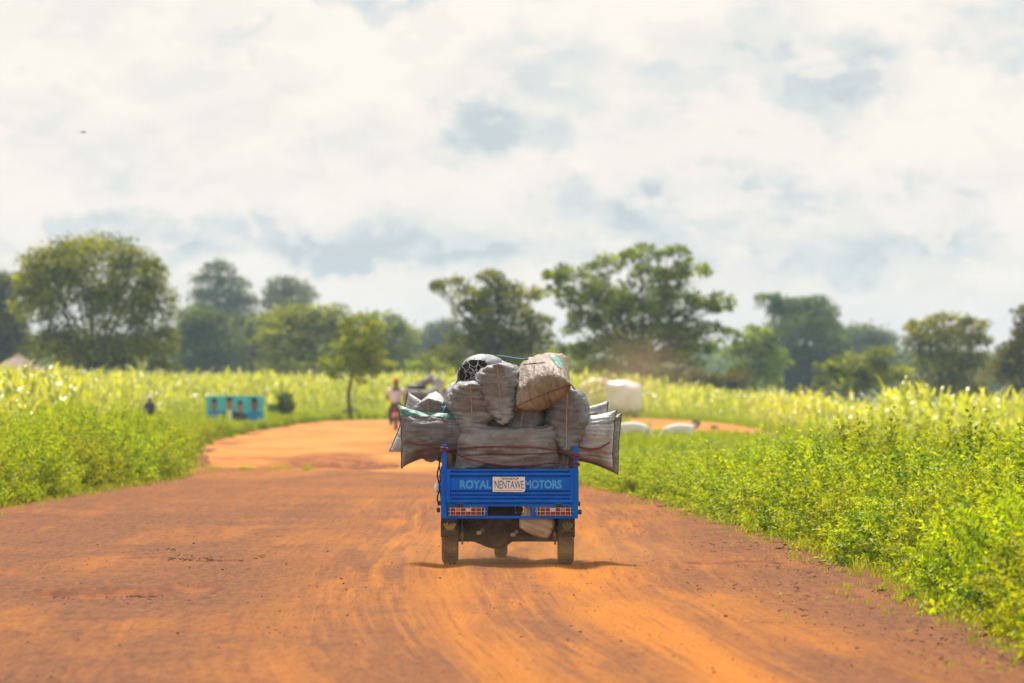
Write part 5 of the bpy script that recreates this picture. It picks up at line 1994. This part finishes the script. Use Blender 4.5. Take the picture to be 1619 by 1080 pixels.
def motorcycle(loc):
    root = empty('motorcycle', loc, 'small motorcycle with a red tail light ridden beside the far tricycle', 'motorcycle')
    for y in (-.45, .80):
        e = bpy.data.objects.new('rear_wheel' if y < 0 else 'front_wheel', None)
        COL.objects.link(e)
        e.parent = root
        e.location = (0, y, .30)
        MB().lathe([(-.03, .23), (-.045, .26), (-.04, .29), (-.02, .30), (.02, .30), (.04, .29), (.045, .26), (.03, .23)], 32).build('tyre', MAT['tyre'], e, smooth=True)
        mb = MB().lathe([(-.025, .229), (-.02, .20), (.02, .20), (.025, .229)], 32)
        mb.tube([(-.07, 0, 0), (.07, 0, 0)], .035, 12)
        for k in range(12):
            a = k * math.pi / 6
            mb.tube([(0, .03 * math.cos(a), .03 * math.sin(a)), (0, .205 * math.cos(a), .205 * math.sin(a))], .004, 4)
        mb.build('rim', MAT['rim'], e)
    mb = MB()
    mb.tube([(0, .52, .86), (0, .35, .50), (0, .05, .36), (0, -.10, .45), (0, -.05, .66), (0, .48, .80)], .025, 8)
    for s in (-1, 1):
        mb.tube([(s * .08, -.45, .30), (s * .08, -.05, .38)], .018, 8)
        mb.tube([(s * .10, -.42, .34), (s * .10, -.32, .66)], .022, 8)
        mb.tube([(s * .07, .80, .30), (s * .07, .62, .72), (s * .06, .52, .95)], .022, 8)
    mb.build('frame', MAT['black_metal'], root)
    MB().box(-.10, .10, -.02, .30, .32, .56, .03).build('engine', MAT['steel'], root)
    MB().box(-.12, .12, .18, .52, .68, .86, .06).build('fuel_tank', MAT['red_cap'], root, smooth=True)
    MB().box(-.12, .12, -.52, .18, .70, .79, .03).build('saddle', MAT['black_seat'], root, smooth=True)
    MB().tube([(-.36, .42, 1.02), (-.15, .50, 1.04), (0, .52, .97), (.15, .50, 1.04), (.36, .42, 1.02)], .014, 8).build('handlebar', MAT['black_metal'], root)
    MB().box(-.11, .11, -.60, -.53, .60, .69, .015).build('taillight', MAT['lens_red'], root)
    MB().box(-.12, .12, -.64, -.62, .40, .56, .004).build('number_plate', MAT['print_white'], root)
    v, f = [], []
    for k in range(13):
        a = R(20 + 130 * k / 12)
        for s in (-1, 1):
            v.append((s * .07, -.45 - .34 * math.cos(a), .30 + .34 * math.sin(a)))
    for k in range(12):
        f.append((2 * k, 2 * k + 1, 2 * k + 3, 2 * k + 2))
    fe = MB().add(v, f).build('mudguard', MAT['red_cap'], root)
    fe.modifiers.new('thickness', 'SOLIDIFY').thickness = .006
    return root


mc = P(626, 680, 188)
motorcycle((mc.x, 188, .012))
rider((mc.x, 188 + .02, .012 - .03))


def field_person(loc, s):
    nodes = [(0, 0, .95, .15, .11), (0, 0, 1.12, .14, .10), (0, .02, 1.32, .17, .11), (0, .02, 1.45, .14, .09), (0, .03, 1.53, .055), (0, .04, 1.60, .075, .085), (0, .04, 1.68, .085, .10), (0, .04, 1.75, .07, .08)]
    edges = [(k, k + 1) for k in range(7)]
    for q in (-1, 1):
        i = len(nodes)
        nodes += [(q * .19, .02, 1.44, .06), (q * .25, .03, 1.18, .046), (q * .24, .12, .94, .035)]
        edges += [(3, i), (i, i + 1), (i + 1, i + 2)]
        hand_nodes(nodes, edges, i + 2, (q * .24, .17, .88), 1.0)
        i = len(nodes)
        nodes += [(q * .10, 0, .86, .09), (q * .11, .03, .48, .062), (q * .11, -.01, .09, .04), (q * .12, .13, .04, .036, .03)]
        edges += [(0, i), (i, i + 1), (i + 1, i + 2), (i + 2, i + 3)]
    body = new_obj('person', skin_mesh('person', nodes, edges, 1), MAT['skin'], None, loc)
    body.scale = (s, s, s)
    body.rotation_euler.z = R(150)
    tag(body, 'person in dark blue with a pale hat standing in the left maize', 'person')
    nd = [(0, 0, .96, .17, .13), (0, 0, 1.12, .165, .125), (0, .02, 1.32, .19, .13), (0, .02, 1.445, .165, .11), (0, .03, 1.49, .08)]
    ed = [(k, k + 1) for k in range(4)]
    for q in (-1, 1):
        i = len(nd)
        nd += [(q * .19, .02, 1.44, .08), (q * .25, .03, 1.2, .066)]
        ed += [(3, i), (i, i + 1)]
    new_obj('shirt', skin_mesh('shirt', nd, ed, 1), MAT['blue_cloth'], body)
    nd = [(0, 0, .95, .17, .13), (0, 0, 1.0, .16, .12)]
    ed = [(0, 1)]
    for q in (-1, 1):
        i = len(nd)
        nd += [(q * .10, 0, .86, .105), (q * .11, .03, .48, .08), (q * .11, -.01, .14, .065)]
        ed += [(0, i), (i, i + 1), (i + 1, i + 2)]
    new_obj('trousers', skin_mesh('trousers', nd, ed, 1), MAT['trousers'], body)
    head_bits(body, (0, .04, 1.68), 1.0, 'hair')
    MB().lathe([(1.715, .22), (1.725, .22), (1.735, .115), (1.80, .105), (1.83, .07), (1.835, .01)], 20, (0, .04, 0), 'z').build('hat', MAT['hat'], body, smooth=True)


fp = P(237, 628, 172)
field_person((fp.x, 172, 0), (fp.z + .06) / 1.84)


def goat(label, loc, rz, s, mat, grazing=False, horns=True):
    nodes = [(-.32, 0, .58, .135, .15), (-.12, 0, .57, .15, .165), (.12, 0, .57, .15, .18), (.30, 0, .60, .12, .15)]
    edges = [(0, 1), (1, 2), (2, 3)]
    nk = (.44, 0, .56) if grazing else (.44, 0, .76)
    hd = (.56, 0, .36) if grazing else (.52, 0, .90)
    mz = (.66, 0, .22) if grazing else (.68, 0, .84)
    i = len(nodes)
    nodes += [(*nk, .075, .085), (*hd, .065, .07), (*mz, .040, .042)]
    edges += [(3, i), (i, i + 1), (i + 1, i + 2)]
    for sy in (-1, 1):
        i = len(nodes)
        nodes += [(.28, sy * .10, .46, .060), (.29, sy * .10, .26, .034), (.28, sy * .10, .05, .026), (.31, sy * .10, .015, .028)]
        edges += [(3, i), (i, i + 1), (i + 1, i + 2), (i + 2, i + 3)]
        i = len(nodes)
        nodes += [(-.30, sy * .10, .44, .075), (-.24, sy * .10, .33, .045), (-.36, sy * .10, .22, .032), (-.34, sy * .10, .05, .026), (-.31, sy * .10, .015, .028)]
        edges += [(0, i), (i, i + 1), (i + 1, i + 2), (i + 2, i + 3), (i + 3, i + 4)]
    i = len(nodes)
    nodes += [(-.44, 0, .66, .03), (-.50, 0, .72, .018)]
    edges += [(0, i), (i, i + 1)]
    b = new_obj('goat', skin_mesh('goat', nodes, edges, 2), MAT[mat], None, loc)
    b.rotation_euler.z = rz
    b.scale = (s, s, s)
    tag(b, label, 'goat')
    for sy in (-1, 1):
        MB().tube([(hd[0] - .02, sy * .05, hd[2] + .03), (hd[0] - .05, sy * .13, hd[2] + .02), (hd[0] - .06, sy * .19, hd[2] - .03)], [.012, .032, .008], 7).build('ear', MAT[mat], b, smooth=True)
        if horns:
            MB().tube([(hd[0] - .01, sy * .03, hd[2] + .06), (hd[0] - .05, sy * .04, hd[2] + .15), (hd[0] - .13, sy * .06, hd[2] + .19)], [.018, .014, .005], 7).build('horn', MAT['horn'], b, smooth=True)
    return b


gp = P(1000, 706, 140)
goat('white goat grazing half hidden in the weeds, the one nearer the load', (gp.x, 140, float(lie(gp.x, 140))), R(15), .88, 'goat_white', True, False)
gp = P(1075, 706, 140)
goat('white goat standing in the weeds below the bare clearing', (gp.x, 140, float(lie(gp.x, 140))), R(180), .82, 'goat_white', True, False)
gp = P(1305, 720, 112)
goat('brown goat with a dark head behind the right thicket', (gp.x, 112, float(lie(gp.x, 112)) + .05), R(25), .78, 'goat_brown', False, True)


def bird():
    c = P(132, 209, 110)
    root = empty('bird', c, 'small dark bird flying in the upper left sky', 'bird')
    new_obj('body', skin_mesh('body', [(0, 0, 0, .016), (.035, 0, .002, .012), (.05, 0, .004, .008), (-.05, 0, 0, .007), (-.075, 0, .002, .003)], [(0, 1), (1, 2), (0, 3), (3, 4)], 1), MAT['bird'], root)
    for s in (-1, 1):
        v = [(.022, s * .012, .004), (-.012, s * .012, .004), (-.015, s * .07, .014), (.018, s * .07, .018), (-.03, s * .135, .005)]
        o = MB().add(v, [(0, 1, 2, 3), (3, 2, 4)]).build('wing', MAT['bird'], root)
        o.modifiers.new('thickness', 'SOLIDIFY').thickness = .003


bird()

# ------------------------------------------------------------------ van, billboard, hut


def covered_cart():
    d = 246
    c = P(969, 655, d)
    root = empty('covered_cart', (c.x, d, float(lie(c.x, d))), 'rounded load under a dusty white tarpaulin on a cart beyond the right thicket', 'covered cart', None, R(-20))
    for k, (x0, x1, top, mat, q) in enumerate(((-1.28, -.20, 1.70, 'tarp_shaded', .85), (-.18, 1.12, 1.62, 'van', .95))):
        bm = bmesh.new()
        bmesh.ops.create_cube(bm, size=2)
        bmesh.ops.subdivide_edges(bm, edges=list(bm.edges), cuts=14, use_grid_fill=True)
        for v in bm.verts:
            p = v.co.copy()
            n = (abs(p.x) ** 5 + abs(p.y) ** 5 + abs(p.z) ** 5) ** .2
            p = p / n
            w = mn.noise(p * 1.7 + Vector((k * 7, 0, 0))) * .10 + mn.noise(p * 5 + Vector((k * 3, 1, 0))) * .03
            p = p * (1 + w)
            if p.z > 0 and k == 1:
                p.z *= 1 - .16 * max(0, p.x)
            v.co = Vector(((x0 + x1) / 2 + p.x * (x1 - x0) / 2, p.y * q, .12 + (top - .12) * (p.z + 1) / 2))
        me = bpy.data.meshes.new('tarpaulin')
        bm.to_mesh(me)
        bm.free()
        new_obj('tarpaulin', me, MAT[mat], root, None, True)
    MB().box(-1.1, 1.1, -.75, .8, .30, .40, .02).build('cart_bed', MAT['post_wood'], root)
    MB().tube([(-.2, -.93, .5), (-.2, -.92, 1.2), (-.2, -.6, 1.72), (-.2, 0, 1.76), (-.2, .6, 1.72), (-.2, .92, .5)], .035, 8).build('strap', MAT['rope_dark'], root)
    for sx in (-1, 1):
        wheel('wheel', root, sx * 1.0, 0, .32, .14, .2)


def billboard():
    d = 216
    a, b = P(326, 626, d), P(418, 626, d)
    w = b.x - a.x
    root = empty('billboard', ((a.x + b.x) / 2, d, 0), 'cyan billboard with four printed portraits in the grass at the left road edge', 'billboard', None, R(-6))
    zt = a.z
    zb = zt - .98
    MB().box(-w / 2, w / 2, -.02, .02, zb, zt, .004).build('board', MAT['board_cyan'], root)
    MB().box(-w / 2 + .01, -w / 2 + w * .30, -.0245, -.0225, zb + .01, zb + .42).build('blue_panel', MAT['board_blue'], root)
    MB().lathe([(-.0245, .055), (-.0225, .055)], 16, (w * .26, 0, zt - .10), 'y').build('printed_disc', MAT['board_blue'], root)
    for s in (-1, 1):
        MB().box(s * w * .42 - .04, s * w * .42 + .04, .022, .10, 0, zt - .05, .004).build('post', MAT['post_wood'], root)
    for k, (fx, fz, fw, fh, face, body) in enumerate(((-.36, -.36, .115, .24, 'face_a', 'board_blue'), (-.10, -.30, .125, .25, 'face_b', 'suit'), (.085, -.42, .115, .22, 'face_b', 'suit'), (.335, -.34, .14, .25, 'face_c', 'board_cyan'))):
        cx, cz = fx * w, zt + fz
        pts = [(cx - .30, zb + .015), (cx + .30, zb + .015), (cx + .27, cz - fh * 1.25), (cx + .10, cz - fh * .95), (cx - .10, cz - fh * .95), (cx - .27, cz - fh * 1.25)]
        pts = [(min(max(x, -w / 2 + .02), w / 2 - .02), max(z, zb + .02)) for x, z in pts]
        if body != 'board_cyan':
            p = MB().prism(pts, -.0265 - .004 * k, -.0247 - .004 * k).build('portrait', MAT[body], root)
        else:
            p = MB().prism(pts, -.0265 - .004 * k, -.0247 - .004 * k).build('portrait', MAT['board_blue'], root)
        yy = -.0267 - .004 * k
        el = [(cx + fw * math.cos(t), cz + fh * math.sin(t)) for t in np.linspace(0, 6.283, 24, endpoint=False)]
        MB().prism(el, yy - .0008, yy).build('face', MAT[face], p)
        hr = [(cx + fw * 1.06 * math.cos(t), cz + .02 + fh * 1.05 * math.sin(t)) for t in np.linspace(.35, math.pi - .35, 14)]
        MB().prism(hr, yy - .0016, yy - .0009).build('hair', MAT['hair'], p)
        for s in (-1, 1):
            MB().lathe([(yy - .0016, .016), (yy - .0009, .016)], 8, (cx + s * fw * .42, 0, cz + .01), 'y').build('eye', MAT['hair'], p)
        MB().box(cx - fw * .35, cx + fw * .35, yy - .0016, yy - .0009, cz - fh * .55, cz - fh * .48).build('mouth', MAT['hair'], p)
        if k == 1:
            MB().prism([(cx - .11, cz - fh * 1.0), (cx + .11, cz - fh * 1.0), (cx + .09, zb + .03), (cx - .09, zb + .03)], yy - .0008, yy).build('white_shirt', MAT['print_white'], p)


def hut():
    d = 380
    c = P(30, 560, d)
    z0 = 0
    root = empty('thatched_hut', (c.x, d, 0), 'round mud hut with a conical grey thatch roof behind the left maize', 'hut')
    top = c.z
    MB().lathe([(0, 1.45), (2.1, 1.42)], 32, axis='z').build('wall', MAT['mud'], root, smooth=True)
    prof = [(2.0, 2.0), (2.12, 1.95), (2.6, 1.35), (top - .25, .45), (top - .05, .12), (top + .1, .02)]
    MB().lathe(prof, 40, axis='z').build('roof', MAT['thatch'], root, smooth=True)
    MB().box(-.4, .4, -1.50, -1.40, .0, 1.7, .01).build('door', MAT['post_wood'], root)


covered_cart()
billboard()
hut()

# ------------------------------------------------------------------ air: haze over the land and dust raised by the wheels


def volume_mat(name, col, density, aniso=0.2, falloff=None):
    t = NT(name)
    v = t.node('ShaderNodeVolumePrincipled')
    v.inputs['Color'].default_value = (*col, 1)
    v.inputs['Anisotropy'].default_value = aniso
    if falloff is None:
        v.inputs['Density'].default_value = density
    else:
        tc = t.node('ShaderNodeTexCoord')
        gr = t.node('ShaderNodeTexGradient', gradient_type='SPHERICAL')
        t.L.new(tc.outputs['Object'], gr.inputs[0])
        n = t.noise(tc.outputs['Object'], falloff, 3, 0.6)
        dn = t.math('MULTIPLY', t.math('MULTIPLY', gr.outputs['Fac'], t.rng(n, 0.35, 0.7, 0.25, 1.0)), density)
        t.L.new(dn, v.inputs['Density'])
    t.L.new(v.outputs[0], t.out.inputs['Volume'])
    return t.m


def air():
    mb = MB()
    mb.box(-1300, 1300, -60, 2380, -2.6, 24)
    o = mb.build('haze', volume_mat('pale_haze', (0.62, 0.82, 1.0), 0.00023, 0.0))
    tag(o, 'thin pale haze in the air over the fields', 'haze', kind='stuff')

    for nm, lab, c, sc, den, col, fo in (
            ('dust', 'brown dust trailing low behind the wheels of the blue tricycle', (TX + .15, D0 + .1, .12), (1.7, 3.0, .29), 0.22, (0.90, 0.54, 0.24), 2.2),
            ('dust', 'brown dust hanging over the ground below the largest spreading tree', (P(1005, 590, 205).x, 205, 1.9), (2.4, 9, 1.9), 0.050, (0.78, 0.50, 0.28), 1.6)):
        bm = bmesh.new()
        bmesh.ops.create_icosphere(bm, subdivisions=3, radius=1)
        me = bpy.data.meshes.new(nm)
        bm.to_mesh(me)
        bm.free()
        o = new_obj(nm, me, volume_mat('brown_dust', col, den, 0.2, fo), None, c)
        o.scale = sc
        tag(o, lab, 'dust', kind='stuff')


air()
